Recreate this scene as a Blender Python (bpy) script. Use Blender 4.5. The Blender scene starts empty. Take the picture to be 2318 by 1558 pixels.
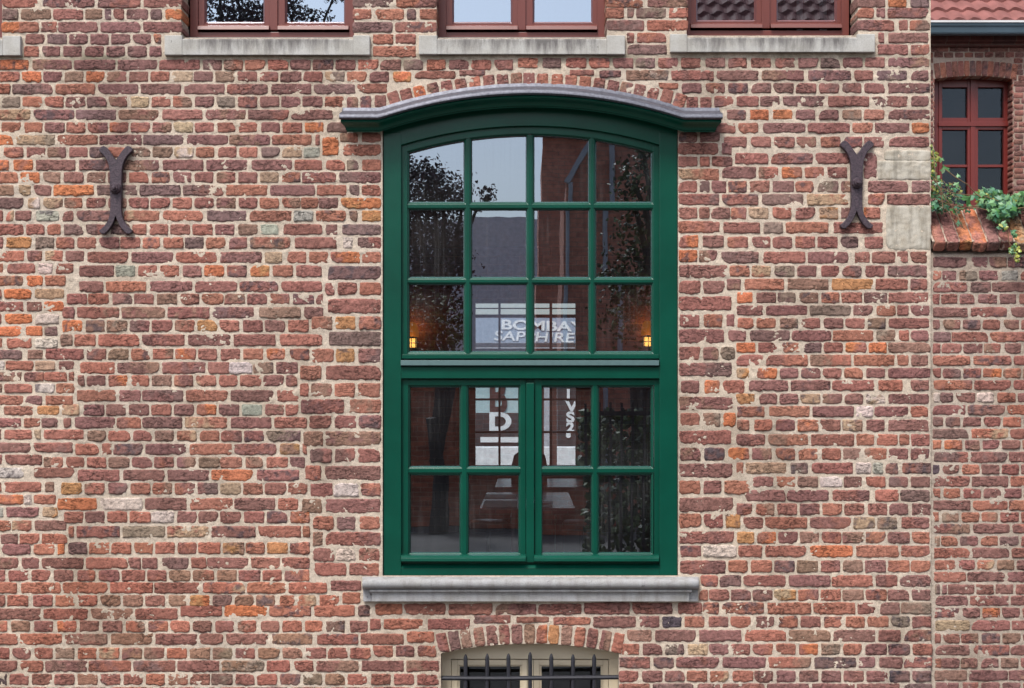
import bpy, bmesh, math, random
import numpy as np
from mathutils import Vector, Matrix
random.seed(7); rng = np.random.default_rng(7)
R = math.radians
sc = bpy.context.scene
C = sc.collection

# ------------------------------------------------------------------ camera, sky, sun, exposure
# The facade is the plane y = 0; the street is on the -y side.  One photo pixel on the facade = S metres.
S, D, ZE, PX, PY = 0.0024, 7.5, 1.92, 1200.0, 900.0
cam = bpy.data.cameras.new('camera'); co = bpy.data.objects.new('camera', cam); C.objects.link(co)
co.location = (0, -D, ZE); co.rotation_euler = (R(90), 0, 0)
cam.sensor_width = 36; cam.lens = 36 * (D / S) / 2318
cam.shift_x = (1159 - PX) / 2318; cam.shift_y = (PY - 779) / 2318
cam.clip_start = 0.05; cam.clip_end = 2000
sc.camera = co

w = bpy.data.worlds.new("World"); sc.world = w; w.use_nodes = True
nt = w.node_tree; nt.nodes.clear()
SUN_EL, SUN_ROT = R(58), R(205)
sky = nt.nodes.new('ShaderNodeTexSky'); sky.sky_type = 'NISHITA'; sky.sun_disc = False
sky.sun_elevation = SUN_EL; sky.sun_rotation = SUN_ROT; sky.air_density = 1.0; sky.dust_density = 3.0; sky.ozone_density = 1.2
hs = nt.nodes.new('ShaderNodeHueSaturation'); hs.inputs['Saturation'].default_value = 0.62
bg = nt.nodes.new('ShaderNodeBackground'); bg.inputs['Strength'].default_value = 0.15
wo = nt.nodes.new('ShaderNodeOutputWorld')
nt.links.new(sky.outputs[0], hs.inputs['Color']); nt.links.new(hs.outputs[0], bg.inputs[0]); nt.links.new(bg.outputs[0], wo.inputs[0])

sun = bpy.data.lights.new('sun', 'SUN'); sun.energy = 1.9; sun.angle = R(14); sun.color = (1.0, 0.965, 0.92)
so = bpy.data.objects.new('sun', sun); C.objects.link(so)
# a sky rotation of 180 + a degrees puts the sun behind the camera, a degrees to its left
az = R(25); dirv = Vector((-math.sin(az) * math.cos(SUN_EL), -math.cos(az) * math.cos(SUN_EL), math.sin(SUN_EL)))
so.rotation_euler = dirv.to_track_quat('Z', 'Y').to_euler(); so.location = dirv * 30

sc.view_settings.view_transform = 'Standard'; sc.view_settings.look = 'None'
sc.view_settings.exposure = 0.82; sc.view_settings.gamma = 1
sc.render.engine = 'CYCLES'
try:
    sc.cycles.use_denoising = True; sc.cycles.max_bounces = 8; sc.cycles.transparent_max_bounces = 12
    sc.cycles.caustics_reflective = False; sc.cycles.caustics_refractive = False
except Exception: pass

# ------------------------------------------------------------------ helpers
def W(px, py, y=0.0):
    k = (D + y) / D
    return Vector(((px - PX) * S * k, y, ZE + (PY - py) * S * k))

def lin(c, k=1.0):
    return tuple(((v / 255 / 12.92) if v / 255 <= 0.04045 else ((v / 255 + 0.055) / 1.055) ** 2.4) * k for v in c)

class Nd:
    def __init__(s, name):
        s.m = bpy.data.materials.new(name); s.m.use_nodes = True; s.t = s.m.node_tree
        s.b = s.t.nodes['Principled BSDF']; s.out = s.t.nodes['Material Output']
    def n(s, kind, **kw):
        x = s.t.nodes.new(kind)
        for k, v in kw.items():
            if k in x.inputs: x.inputs[k].default_value = v
            else: setattr(x, k, v)
        return x
    def l(s, a, b): s.t.links.new(a, b)
    def obj(s, scale=(1, 1, 1)):
        tc = s.n('ShaderNodeTexCoord'); mp = s.n('ShaderNodeMapping'); mp.inputs['Scale'].default_value = scale
        s.l(tc.outputs['Object'], mp.inputs[0]); return mp.outputs[0]
    def noise(s, vec, scale, detail=4, rough=0.55):
        x = s.n('ShaderNodeTexNoise'); x.inputs['Scale'].default_value = scale; x.inputs['Detail'].default_value = detail
        x.inputs['Roughness'].default_value = rough; s.l(vec, x.inputs['Vector']); return x.outputs[0]
    def ramp(s, fac, stops):
        x = s.n('ShaderNodeValToRGB'); cr = x.color_ramp
        while len(cr.elements) < len(stops): cr.elements.new(0.5)
        for e, (p, c) in zip(cr.elements, stops):
            e.position = p; e.color = (*c, 1) if len(c) == 3 else c
        s.l(fac, x.inputs[0]); return x.outputs[0]
    def mix(s, fac, a, b, mode='MIX'):
        x = s.n('ShaderNodeMix', data_type='RGBA', blend_type=mode)
        for sock, v in ((x.inputs[0], fac), (x.inputs[6], a), (x.inputs[7], b)):
            if hasattr(v, 'is_output'): s.l(v, sock)
            else: sock.default_value = v if isinstance(v, (int, float)) else (*v, 1)
        return x.outputs[2]
    def bump(s, h, dist, strength=1.0, prev=None):
        x = s.n('ShaderNodeBump'); x.inputs['Distance'].default_value = dist; x.inputs['Strength'].default_value = strength
        s.l(h, x.inputs['Height'])
        if prev is not None: s.l(prev, x.inputs['Normal'])
        return x.outputs[0]
    def setc(s, c):
        if hasattr(c, 'is_output'): s.l(c, s.b.inputs['Base Color'])
        else: s.b.inputs['Base Color'].default_value = (*c, 1)

K = 0.80     # photo value -> surface colour
def g1(v): return (v, v, v)

def paint(name, col, rough=0.35, spec=0.5, dirt=0.12, grain=0.0):
    m = Nd(name); v = m.obj()
    n1 = m.noise(v, 3.0, 5)
    c = m.mix(m.ramp(n1, [(0.35, g1(0)), (0.75, g1(1))]), tuple(x * (1 - dirt) for x in col), tuple(min(1, x * (1 + dirt)) for x in col))
    m.setc(c); m.b.inputs['Roughness'].default_value = rough; m.b.inputs['Specular IOR Level'].default_value = spec
    v2 = m.obj((30, 30, 2) if grain else (60, 60, 60))
    m.l(m.bump(m.noise(v2, 6 if grain else 3, 3), 0.0006 if grain else 0.0003, 0.6), m.b.inputs['Normal'])
    return m.m

def mat_brick(name='brick_face', edge=1.0, attr=True, hue=None):
    m = Nd(name); v = m.obj()
    if attr:
        a = m.n('ShaderNodeVertexColor'); a.layer_name = 'Col'; base = a.outputs[0]
    else: base = hue
    fine = m.noise(v, 260, 5, 0.7); mid = m.noise(v, 62, 6, 0.75)
    c = m.mix(1.0, base, m.ramp(mid, [(0.3, g1(0.72)), (0.5, g1(1.0)), (0.72, g1(1.28))]), 'MULTIPLY')
    c = m.mix(1.0, c, m.ramp(fine, [(0.28, g1(0.62)), (0.5, g1(1.0)), (0.75, g1(1.3))]), 'MULTIPLY')
    grime = m.noise(m.obj((1.5, 1.5, .7)), 1.3, 6, .62)
    c = m.mix(1.0, c, m.ramp(grime, [(0.36, (.80, .77, .76)), (0.5, g1(1.0)), (0.66, g1(1.07))]), 'MULTIPLY')
    # drying cracks, mostly lying flat
    vc = m.obj((10, 10, 26)); ck = m.noise(vc, 1.7, 5, 0.55); cb = m.noise(v, 7, 2)
    line = m.ramp(ck, [(0.475, g1(0)), (0.495, g1(1)), (0.505, g1(1)), (0.525, g1(0))])
    lm = m.mix(1.0, line, m.ramp(cb, [(0.42, g1(0.15)), (0.6, g1(1))]), 'MULTIPLY')
    c = m.mix(lm, c, m.mix(1.0, c, g1(0.42), 'MULTIPLY'))
    # chalky flecks and lime bloom
    fl = m.noise(v, 120, 3, 0.6); fb = m.noise(v, 9, 3)
    msk = m.mix(1.0, m.ramp(fl, [(0.62, g1(0)), (0.72, g1(1))]), m.ramp(fb, [(0.52, g1(0)), (0.70, g1(0.7))]), 'MULTIPLY')
    c = m.mix(msk, c, lin((214, 196, 180), K))
    m.setc(c); m.b.inputs['Roughness'].default_value = 0.92; m.b.inputs['Specular IOR Level'].default_value = 0.25
    b1 = m.bump(mid, 0.0065, 0.9); b2 = m.bump(fine, 0.003, 0.9, b1); bi = m.n('ShaderNodeInvert'); m.l(lm, bi.inputs[1]); b2 = m.bump(bi.outputs[0], 0.004, 1.0, b2)
    vs = m.obj((26, 26, 90)); cr = m.noise(vs, 2.2, 4, 0.6)
    b3 = m.bump(m.ramp(cr, [(0.36, g1(0)), (0.42, g1(1))]), 0.003, 0.8, b2)
    m.l(b3, m.b.inputs['Normal'])
    return m.m

def mat_mortar(name='lime_mortar', col=(220, 203, 182)):
    m = Nd(name); v = m.obj()
    big = m.noise(v, 1.6, 4); mid = m.noise(v, 34, 6, 0.72); fine = m.noise(v, 190, 4, 0.8)
    c = m.mix(m.ramp(big, [(0.35, g1(0)), (0.7, g1(1))]), lin(col, K), lin((210, 195, 178), K))
    c = m.mix(1.0, c, m.ramp(mid, [(0.3, g1(0.72)), (0.5, g1(1.0)), (0.7, g1(1.12))]), 'MULTIPLY')
    c = m.mix(1.0, c, m.ramp(fine, [(0.3, g1(0.55)), (0.5, g1(1.0)), (0.7, g1(1.2))]), 'MULTIPLY')
    grime = m.noise(m.obj((1.5, 1.5, .7)), 1.3, 6, .62)
    c = m.mix(1.0, c, m.ramp(grime, [(0.36, (.74, .72, .70)), (0.5, g1(1.0)), (0.66, g1(1.06))]), 'MULTIPLY')
    sx = m.n('ShaderNodeSeparateXYZ'); m.l(v, sx.inputs[0])                      # damp algae line below the upper sills
    zm = m.ramp(m.n('ShaderNodeMapRange').outputs[0], [(0, g1(0)), (.3, g1(1)), (.75, g1(1)), (1, g1(0))]); mr = zm.node.inputs[0].links[0].from_node
    mr.inputs['From Min'].default_value = 3.70; mr.inputs['From Max'].default_value = 3.80; m.l(sx.outputs[2], mr.inputs['Value'])
    c = m.mix(m.mix(1.0, zm, m.ramp(m.noise(v, 3.2, 5, .65), [(.4, g1(0.1)), (.62, g1(.75))]), 'MULTIPLY'), c, lin((118, 112, 92), K))
    m.setc(c); m.b.inputs['Roughness'].default_value = 0.95; m.b.inputs['Specular IOR Level'].default_value = 0.2
    m.l(m.bump(fine, 0.0025, 0.8, m.bump(mid, 0.007, 0.9)), m.b.inputs['Normal'])
    return m.m

def mat_stone(name, col, col2, dirt=(92, 90, 84), streak=0.5, tooth=False, stain=True):
    m = Nd(name); v = m.obj(); fine = m.noise(v, 240, 4, 0.7); mid = m.noise(v, 14, 5, 0.6)
    c = m.mix(m.ramp(mid, [(0.35, g1(0)), (0.65, g1(1))]), lin(col, K), lin(col2, K))
    if stain:
        vs = m.obj((14, 14, 2.2)); st = m.noise(vs, 1.6, 5, 0.6)
        c = m.mix(m.ramp(st, [(0.46, g1(0)), (0.72, g1(streak))]), c, lin(dirt, K))
    c = m.mix(1.0, c, m.ramp(fine, [(0.3, g1(0.74)), (0.5, g1(1.0)), (0.72, g1(1.16))]), 'MULTIPLY')
    pit = m.noise(v, 46, 2); c = m.mix(m.ramp(pit, [(0.24, g1(0.55)), (0.29, g1(0))]), c, lin((70, 68, 64), K))
    m.setc(c); m.b.inputs['Roughness'].default_value = 0.85
    nb = m.bump(fine, 0.0014, 0.8, m.bump(mid, 0.003, 0.6))
    if tooth:
        wv = m.n('ShaderNodeTexWave', wave_type='BANDS', bands_direction='X'); wv.inputs['Scale'].default_value = 52; wv.inputs['Distortion'].default_value = 1.5
        m.l(v, wv.inputs['Vector']); nb = m.bump(wv.outputs[1], 0.002, 0.7, nb)
    m.l(nb, m.b.inputs['Normal'])
    return m.m

def mat_metal(name, col, rough, metal, bumpd=0.001, scale=80, col2=None):
    m = Nd(name); v = m.obj(); n = m.noise(v, scale, 5, 0.65)
    m.setc(m.mix(m.ramp(n, [(0.35, g1(0)), (0.68, g1(1))]), col, col2 or tuple(x * 1.5 for x in col)))
    m.b.inputs['Roughness'].default_value = rough; m.b.inputs['Metallic'].default_value = metal
    m.l(m.bump(n, bumpd, 0.8), m.b.inputs['Normal']); return m.m

def mat_glass(name, refl=0.24, tint=(0.8, 0.84, 0.84), wob=0.0005, drips=False):
    m = Nd(name); m.t.nodes.remove(m.b)
    tr = m.n('ShaderNodeBsdfTransparent'); tr.inputs[0].default_value = (*tint, 1)
    gl = m.n('ShaderNodeBsdfGlossy'); gl.inputs['Roughness'].default_value = 0.0; gl.inputs[0].default_value = (0.78, 0.88, 1, 1)
    v = m.obj(); m.l(m.bump(m.noise(v, 2.6, 2), wob, 0.5), gl.inputs['Normal'])
    lw = m.n('ShaderNodeFresnel'); lw.inputs['IOR'].default_value = 1.5
    ad = m.n('ShaderNodeMath', operation='ADD', use_clamp=True); ad.inputs[1].default_value = refl
    m.l(lw.outputs[0], ad.inputs[0])
    mx = m.n('ShaderNodeMixShader'); m.l(ad.outputs[0], mx.inputs[0]); m.l(tr.outputs[0], mx.inputs[1]); m.l(gl.outputs[0], mx.inputs[2])
    # thin film of dust and dried drips on the pane
    df = m.n('ShaderNodeBsdfDiffuse'); df.inputs[0].default_value = (0.5, 0.5, 0.5, 1)
    vs = m.obj((46, 46, 1.4)); st = m.noise(vs, 1.5, 4, 0.65); bl = m.noise(v, 1.7, 3)
    d1 = m.mix(1.0, m.ramp(st, [(0.5, g1(0.022 if drips else .006)), (0.8, g1(0.10 if drips else 0.03))]), m.ramp(bl, [(0.4, g1(0.15)), (0.65, g1(1))]), 'MULTIPLY')
    m2 = m.n('ShaderNodeMixShader'); m.l(d1, m2.inputs[0]); m.l(mx.outputs[0], m2.inputs[1]); m.l(df.outputs[0], m2.inputs[2])
    m.l(m2.outputs[0], m.out.inputs[0]); return m.m

def mat_plain(name, col, rough=0.6, emit=None, strength=0, nz=0.15, scale=8):
    m = Nd(name); v = m.obj(); n = m.noise(v, scale, 4)
    m.setc(m.mix(m.ramp(n, [(0.3, g1(0)), (0.7, g1(1))]), tuple(x * (1 - nz) for x in col), tuple(min(1, x * (1 + nz)) for x in col)))
    m.b.inputs['Roughness'].default_value = rough
    if emit:
        m.b.inputs['Emission Color'].default_value = (*emit, 1); m.b.inputs['Emission Strength'].default_value = strength
    return m.m

class MB:
    def __init__(s): s.v = []; s.f = []; s.mi = []
    def quad(s, pts, mi=0):
        i = len(s.v); s.v += [tuple(p) for p in pts]; s.f.append(tuple(range(i, i + len(pts)))); s.mi.append(mi)
    def box(s, a, b, mi=0):
        x0, y0, z0 = (min(a[i], b[i]) for i in range(3)); x1, y1, z1 = (max(a[i], b[i]) for i in range(3))
        i = len(s.v)
        s.v += [(x0,y0,z0),(x1,y0,z0),(x1,y1,z0),(x0,y1,z0),(x0,y0,z1),(x1,y0,z1),(x1,y1,z1),(x0,y1,z1)]
        for q in ((0,1,5,4),(1,2,6,5),(2,3,7,6),(3,0,4,7),(4,5,6,7),(3,2,1,0)):
            s.f.append(tuple(i + k for k in q)); s.mi.append(mi)
    def pbox(s, x0, y0, x1, y1, yf, yb, mi=0):
        """box whose front face (at depth yf) covers the photo rectangle, running back to yb"""
        a = W(x0, y0, yf); b = W(x1, y1, yf); s.box((a.x, yf, b.z), (b.x, yb, a.z), mi)
    def strip(s, rows, mi=0, close=False):
        """rows = list of equally long point lists; skins between successive rows"""
        i = len(s.v); n = len(rows[0])
        for r in rows: s.v += [tuple(p) for p in r]
        for a in range(len(rows) - 1):
            for b in range(n - (0 if close else 1)):
                b2 = (b + 1) % n
                s.f.append((i + a*n + b, i + (a+1)*n + b, i + (a+1)*n + b2, i + a*n + b2)); s.mi.append(mi)
    def prism(s, poly, y0, y1, mi=0, bev=0.0):
        """poly = list of (x,z); extruded from y0 (front) to y1 with an optional bevelled front edge"""
        n = len(poly); rows = []
        if bev:
            c = Vector((sum(p[0] for p in poly) / n, sum(p[1] for p in poly) / n))
            P = [Vector(p) for p in poly]; ins = []
            for k in range(n):
                e1 = (P[k] - P[k-1]).normalized(); e2 = (P[(k+1) % n] - P[k]).normalized()
                nn = Vector((-(e1 + e2).y, (e1 + e2).x)); nn = nn.normalized() if nn.length > 1e-6 else Vector((0, 0))
                ins.append(P[k] + nn * bev)
            area = sum(P[k-1].x * P[k].y - P[k].x * P[k-1].y for k in range(n))
            if area < 0: ins = [2 * P[k] - ins[k] for k in range(n)]
            rows.append([(p.x, y0, p.y) for p in ins]); rows.append([(p.x, y0 + bev, p.y) for p in P])
        else: rows.append([(p[0], y0, p[1]) for p in poly])
        rows.append([(p[0], y1, p[1]) for p in poly])
        s.strip(rows, mi, close=True); s.quad(rows[0][::-1] if False else rows[0], mi); s.quad(rows[-1][::-1], mi)
    def tube(s, pts, r, seg=8, mi=0, cap=True):
        rows = []; pts = [Vector(p) for p in pts]
        for k, p in enumerate(pts):
            d = (pts[min(k+1, len(pts)-1)] - pts[max(k-1, 0)]).normalized()
            u = d.cross(Vector((0, 0, 1)) if abs(d.z) < 0.9 else Vector((1, 0, 0))).normalized(); v = d.cross(u)
            rr = r[k] if isinstance(r, (list, tuple)) else r
            rows.append([p + (u * math.cos(t) + v * math.sin(t)) * rr for t in [2 * math.pi * j / seg for j in range(seg)]])
        s.strip(rows, mi, close=True)
        if cap: s.quad(rows[0], mi); s.quad(rows[-1][::-1], mi)
    def lathe(s, prof, c, axis='z', seg=24, mi=0):
        c = Vector(c); rows = []
        for r, h in prof:
            row = []
            for j in range(seg):
                t = 2 * math.pi * j / seg
                o = {'z': (r*math.cos(t), r*math.sin(t), h), 'y': (r*math.cos(t), h, r*math.sin(t)), 'x': (h, r*math.cos(t), r*math.sin(t))}[axis]
                row.append(c + Vector(o))
            rows.append(row)
        s.strip(rows, mi, close=True)
    def build(s, name, mats, parent=None, bevel=0.0, smooth=False, fix=True):
        me = bpy.data.meshes.new(name); me.from_pydata(s.v, [], s.f)
        if not isinstance(mats, (list, tuple)): mats = [mats]
        for m in mats: me.materials.append(m)
        me.polygons.foreach_set('material_index', s.mi)
        if fix:
            bm = bmesh.new(); bm.from_mesh(me); bmesh.ops.remove_doubles(bm, verts=bm.verts, dist=1e-6)
            bmesh.ops.recalc_face_normals(bm, faces=bm.faces); bm.to_mesh(me); bm.free()
        if smooth:
            me.polygons.foreach_set('use_smooth', [True] * len(me.polygons))
            me.set_sharp_from_angle(angle=R(40))
        me.update(); o = bpy.data.objects.new(name, me); C.objects.link(o)
        if parent: o.parent = parent
        if bevel:
            b = o.modifiers.new('edges', 'BEVEL'); b.width = bevel; b.segments = 2; b.limit_method = 'ANGLE'; b.angle_limit = R(35); b.harden_normals = False
        return o

def tag(o, label=None, cat=None, group=None, kind=None):
    if label: o['label'] = label
    if cat: o['category'] = cat
    if group: o['group'] = group
    if kind: o['kind'] = kind
    return o
def empty(name, loc=(0, 0, 0)):
    o = bpy.data.objects.new(name, None); o.location = loc; o.empty_display_size = 0.2; C.objects.link(o); return o
def put(o, parent):
    """parent under an empty that stands away from the origin, keeping the place"""
    o.parent = parent; o.matrix_parent_inverse = Matrix.Translation(-Vector(parent.location)); return o

# ------------------------------------------------------------------ noise (numpy)
_perm = rng.random((256, 256)).astype(np.float64)
def vnoise(x, y):
    xi = np.floor(x).astype(int); yi = np.floor(y).astype(int); fx = x - xi; fy = y - yi
    fx = fx * fx * (3 - 2 * fx); fy = fy * fy * (3 - 2 * fy)
    g = lambda a, b: _perm[a & 255, b & 255]
    return (g(xi, yi) * (1 - fx) + g(xi + 1, yi) * fx) * (1 - fy) + (g(xi, yi + 1) * (1 - fx) + g(xi + 1, yi + 1) * fx) * fy
def fbm(x, y, o=4, p=0.55):
    s = 0; a = 1; t = 0
    for k in range(o):
        s = s + a * vnoise(x * 2**k + 17.3 * k, y * 2**k + 9.1 * k); t += a; a *= p
    return s / t - 0.5

# ------------------------------------------------------------------ bricks
PAL = {'r': (170, 115, 103), 'p': (157, 112, 104), 'd': (143, 112, 106), 'n': (187, 125, 105), 'o': (216, 133, 94), 'b': (165, 129, 111),
       'g': (158, 137, 121), 't': (198, 165, 135), 'y': (202, 147, 101), 's': (184, 180, 163), 'w': (226, 205, 194), 'k': (100, 88, 92)}
LPAL = {k: np.array(lin(v, K)) for k, v in PAL.items()}
MORT = np.array(lin((220, 202, 184), K))
class Bricks:
    def __init__(s): s.V = []; s.F = []; s.Cc = []; s.n = 0
    def add(s, O, A, B, N, w, h, col, proud=0.0055, back=0.012, rough=1.0, cell=0.0075, rad=0.0045, seed=None):
        """one brick: centre O, in-plane axes A,B, outward N, size w x h (m)"""
        nu = max(4, int(w / cell) + 2); nv = max(4, int(h / cell) + 2)
        e1 = 0.0042 / w; e2 = 0.0046 / h; u = np.concatenate([[-1], np.linspace(-1 + e1, 1 - e1, nu - 1), [1]]); v = np.concatenate([[-1], np.linspace(-1 + e2, 1 - e2, nv - 1), [1]])
        U, V = np.meshgrid(u, v, indexing='ij'); ox, oy = rng.random(2) * 200
        r = rad * (0.35 + 0.9 * rng.random()) * min(1, min(w, h) / 0.05)
        cu = np.abs(U) ** 7 * np.abs(V) ** 5
        w += 0.0035; h += 0.0042; x = U * w / 2 - np.sign(U) * r * cu * (0.6 + 0.8 * rng.random()); y = V * h / 2 - np.sign(V) * r * 0.75 * cu
        a = 0.0032 * rough
        xf = x / 0.017 + ox; yf = y / 0.017 + oy
        low = (0.5 + 0.7 * (V < 0))
        x = x + np.sign(U) * np.abs(U) ** 5 * fbm(yf, xf * 0 + oy + np.sign(U) * 7, 3) * a * 2.4
        y = y - np.sign(V) * np.abs(V) ** 4 * (fbm(xf * 0.75, yf * 0 + ox + np.sign(V) * 5, 3, 0.6) * a * 4.2 * low)
        y = y + np.sign(V) * U * (rng.random() - 0.5) * 0.0022 * rough
        # a knocked-off corner or bite on some bricks
        if rng.random() < 0.40 * rough:
            cx, cy = rng.choice([-1, 1]), rng.choice([-1, 1, -1]); rr = 0.008 + 0.012 * rng.random()
            dx = cx * w / 2 - x; dy = cy * h / 2 - y; dd = np.sqrt(dx * dx + dy * dy)
            f = np.clip(1 - dd / (rr * 2), 0, 1); x = x - cx * f * rr * 0.5; y = y - cy * f * rr * 0.55
        e = np.maximum(np.abs(U) ** (20 + 160 * w), np.abs(V) ** 22)
        rel = fbm(xf * 0.9, yf * 1.3, 4, 0.6); tx, ty = (rng.random(2) - 0.5) * 0.003 * rough
        crack = np.clip(0.05 - np.abs(fbm(xf * 0.5 + 31, yf * 1.1 + 7, 3, 0.6)), 0, 1) / 0.05
        d = proud * (1 - 0.8 * e) + rel * 0.0065 * rough * (1 - 0.5 * e) + U * tx + V * ty - crack * 0.004 * rough
        d = d + (rng.random() - 0.45) * 0.003 * rough
        d = np.maximum(d, 0.0006 + 0.0034 * (1 - e) + rel * 0.004)
        pts = O[None, None] + x[..., None] * A + y[..., None] * B + d[..., None] * N
        # colour
        if rng.random() < 0.4: col = {'g': 'b', 'd': 'p', 'b': 'n', 'k': 'd'}.get(col, col)
        c1 = LPAL[col]; wx = O[0] + 2.9; warm = np.clip(0.55 - wx * 0.42, 0, 1) * np.clip((3.1 - O[2]) * 2, 0.25, 1) + 2.2 * fbm(np.array(O[0] * .55 + 40), np.array(O[2] * .55 + 9), 2); warm = float(np.clip(warm, -1, 1)) * (O[1] < 1)
        c = np.tile(c1 * np.array((1 + .10 * warm, 1, 1 - .10 * warm)), (nu + 1, nv + 1, 1)) * (1 + (rng.random(3) - 0.5) * 0.08) * (0.88 + 0.24 * rng.random())
        q = rng.random()
        if q < 0.34 and col not in 'ws':
            c2 = LPAL[rng.choice(list({'r': 'pndb', 'p': 'rdbr', 'd': 'ppg', 'n': 'robtp', 'o': 'nyr', 'b': 'gnp', 'g': 'bdt', 't': 'ybw', 'y': 'obt', 'k': 'dp'}.get(col, 'p')))]
            t = np.clip(0.5 + 2.2 * (U * (rng.random() - 0.5) * 1.6 + fbm(xf * 0.55 + 5, yf * 0.55, 3) * 1.7 + (rng.random() - 0.6) * 0.5), 0, 1)[..., None]
            c = c * (1 - t) + c2 * t
        c = c * (1 + fbm(xf * 1.3 + 3, yf * 1.3, 4, 0.7) * 0.62)[..., None]
        c = c * (1 - 0.45 * np.clip(crack, 0, 1) * (rng.random() < 0.6))[..., None]
        if rng.random() < 0.10:                                              # fire-darkened patch
            t = np.clip((fbm(xf * 0.6 + 50, yf * 0.6 + 3, 3) - 0.06) * 7, 0, 0.75)[..., None]; c = c * (1 - t) + LPAL['k'] * t
        if rng.random() < 0.42:                                              # mortar smeared over the arris
            t = np.clip((e * 0.35 + fbm(xf * .6 + 9, yf * .6 + 80, 4, 0.65) - 0.34) * 4, 0, 0.75)[..., None]; c = c * (1 - t) + MORT * t
        pts = pts.reshape(-1, 3); c = np.clip(c, 0.004, 0.9).reshape(-1, 3)
        idx = np.arange((nu + 1) * (nv + 1)).reshape(nu + 1, nv + 1)
        F = np.stack([idx[:-1, :-1], idx[1:, :-1], idx[1:, 1:], idx[:-1, 1:]], -1).reshape(-1, 4)
        ring = np.concatenate([idx[:, 0], idx[-1, 1:], idx[-2::-1, -1], idx[0, -2:0:-1]])
        nr = len(ring); base = len(pts)
        rp = pts[ring]; dn = (rp - O) @ N; rp = rp - dn[:, None] * N - back * N
        j = np.arange(nr); j2 = (j + 1) % nr
        F2 = np.stack([ring[j], base + j, base + j2, ring[j2]], -1)
        s.V.append(np.vstack([pts, rp])); s.Cc.append(np.vstack([c, c[ring]])); s.F.append(np.vstack([F, F2]) + s.n); s.n += base + nr
    def px(s, x0, x1, yc, h, col, y=0.0, ang=0.0, **kw):
        k = (D + y) / D; O = np.array(W((x0 + x1) / 2, yc, y)); ca, sa = math.cos(ang), math.sin(ang)
        s.add(O, np.array((ca, 0, sa)), np.array((-sa, 0, ca)), np.array((0, -1.0, 0)), (x1 - x0) * S * k, h * S * k, col, **kw)
    def build(s, name, mat, parent=None, extra=None):
        V = np.vstack(s.V); F = np.vstack(s.F); Cc = np.vstack(s.Cc)
        me = bpy.data.meshes.new(name); nv0 = len(V)
        ev, ef = (extra.v, extra.f) if extra else ([], [])
        allF = F.tolist() + [tuple(i + nv0 for i in f) for f in ef]
        me.from_pydata(V.tolist() + list(ev), [], allF)
        mats = mat if isinstance(mat, (list, tuple)) else [mat]
        for m in mats: me.materials.append(m)
        mi = np.zeros(len(allF), int); mi[len(F):] = [1 + k for k in extra.mi] if extra else 0
        me.polygons.foreach_set('material_index', mi)
        sm = np.ones(len(allF), bool)
        if extra and len(ef) < 5000: sm[len(F):] = False
        me.polygons.foreach_set('use_smooth', sm)
        ca = me.color_attributes.new('Col', 'FLOAT_COLOR', 'POINT')
        full = np.ones((len(me.vertices), 4), np.float32); full[:nv0, :3] = Cc
        ca.data.foreach_set('color', full.ravel()); me.update()
        o = bpy.data.objects.new(name, me); C.objects.link(o)
        if parent: o.parent = parent
        return o
WTS = 'rrrrppppppddnnnnobbg'
def auto(B, x0, x1, y0, y1, pitch=28.3, avoid=(), h=22, y=0.0, L=95, wts=WTS, **kw):
    r = 0; yc = y0 + pitch / 2; kh = 1
    while yc < y1:
        hd = r % 2; x = x0 - random.random() * (L / 2)
        while x < x1:
            wd = (L / 2 - 5 if hd else L - 7) * random.uniform(0.94, 1.04)
            a, b = max(x, x0), min(x + wd, x1)
            for q in avoid:
                if yc + h/2 > q[1] and yc - h/2 < q[3] and a < q[2] and b > q[0]:
                    if a < q[0]: b = q[0] - 1
                    elif b > q[2]: a = q[2] + 1
            if b - a > 8 * (L / 95) and not any(a < q[2] and b > q[0] and yc + h/2 > q[1] and yc - h/2 < q[3] for q in avoid):
                B.px(a, b, yc + random.uniform(-.6, .6), h * random.uniform(.94, 1.05), random.choice(wts), y=y, **kw)
            x += wd + 6.5 * (L / 95) * random.uniform(0.8, 1.3)
        yc += pitch; r += 1

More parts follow.
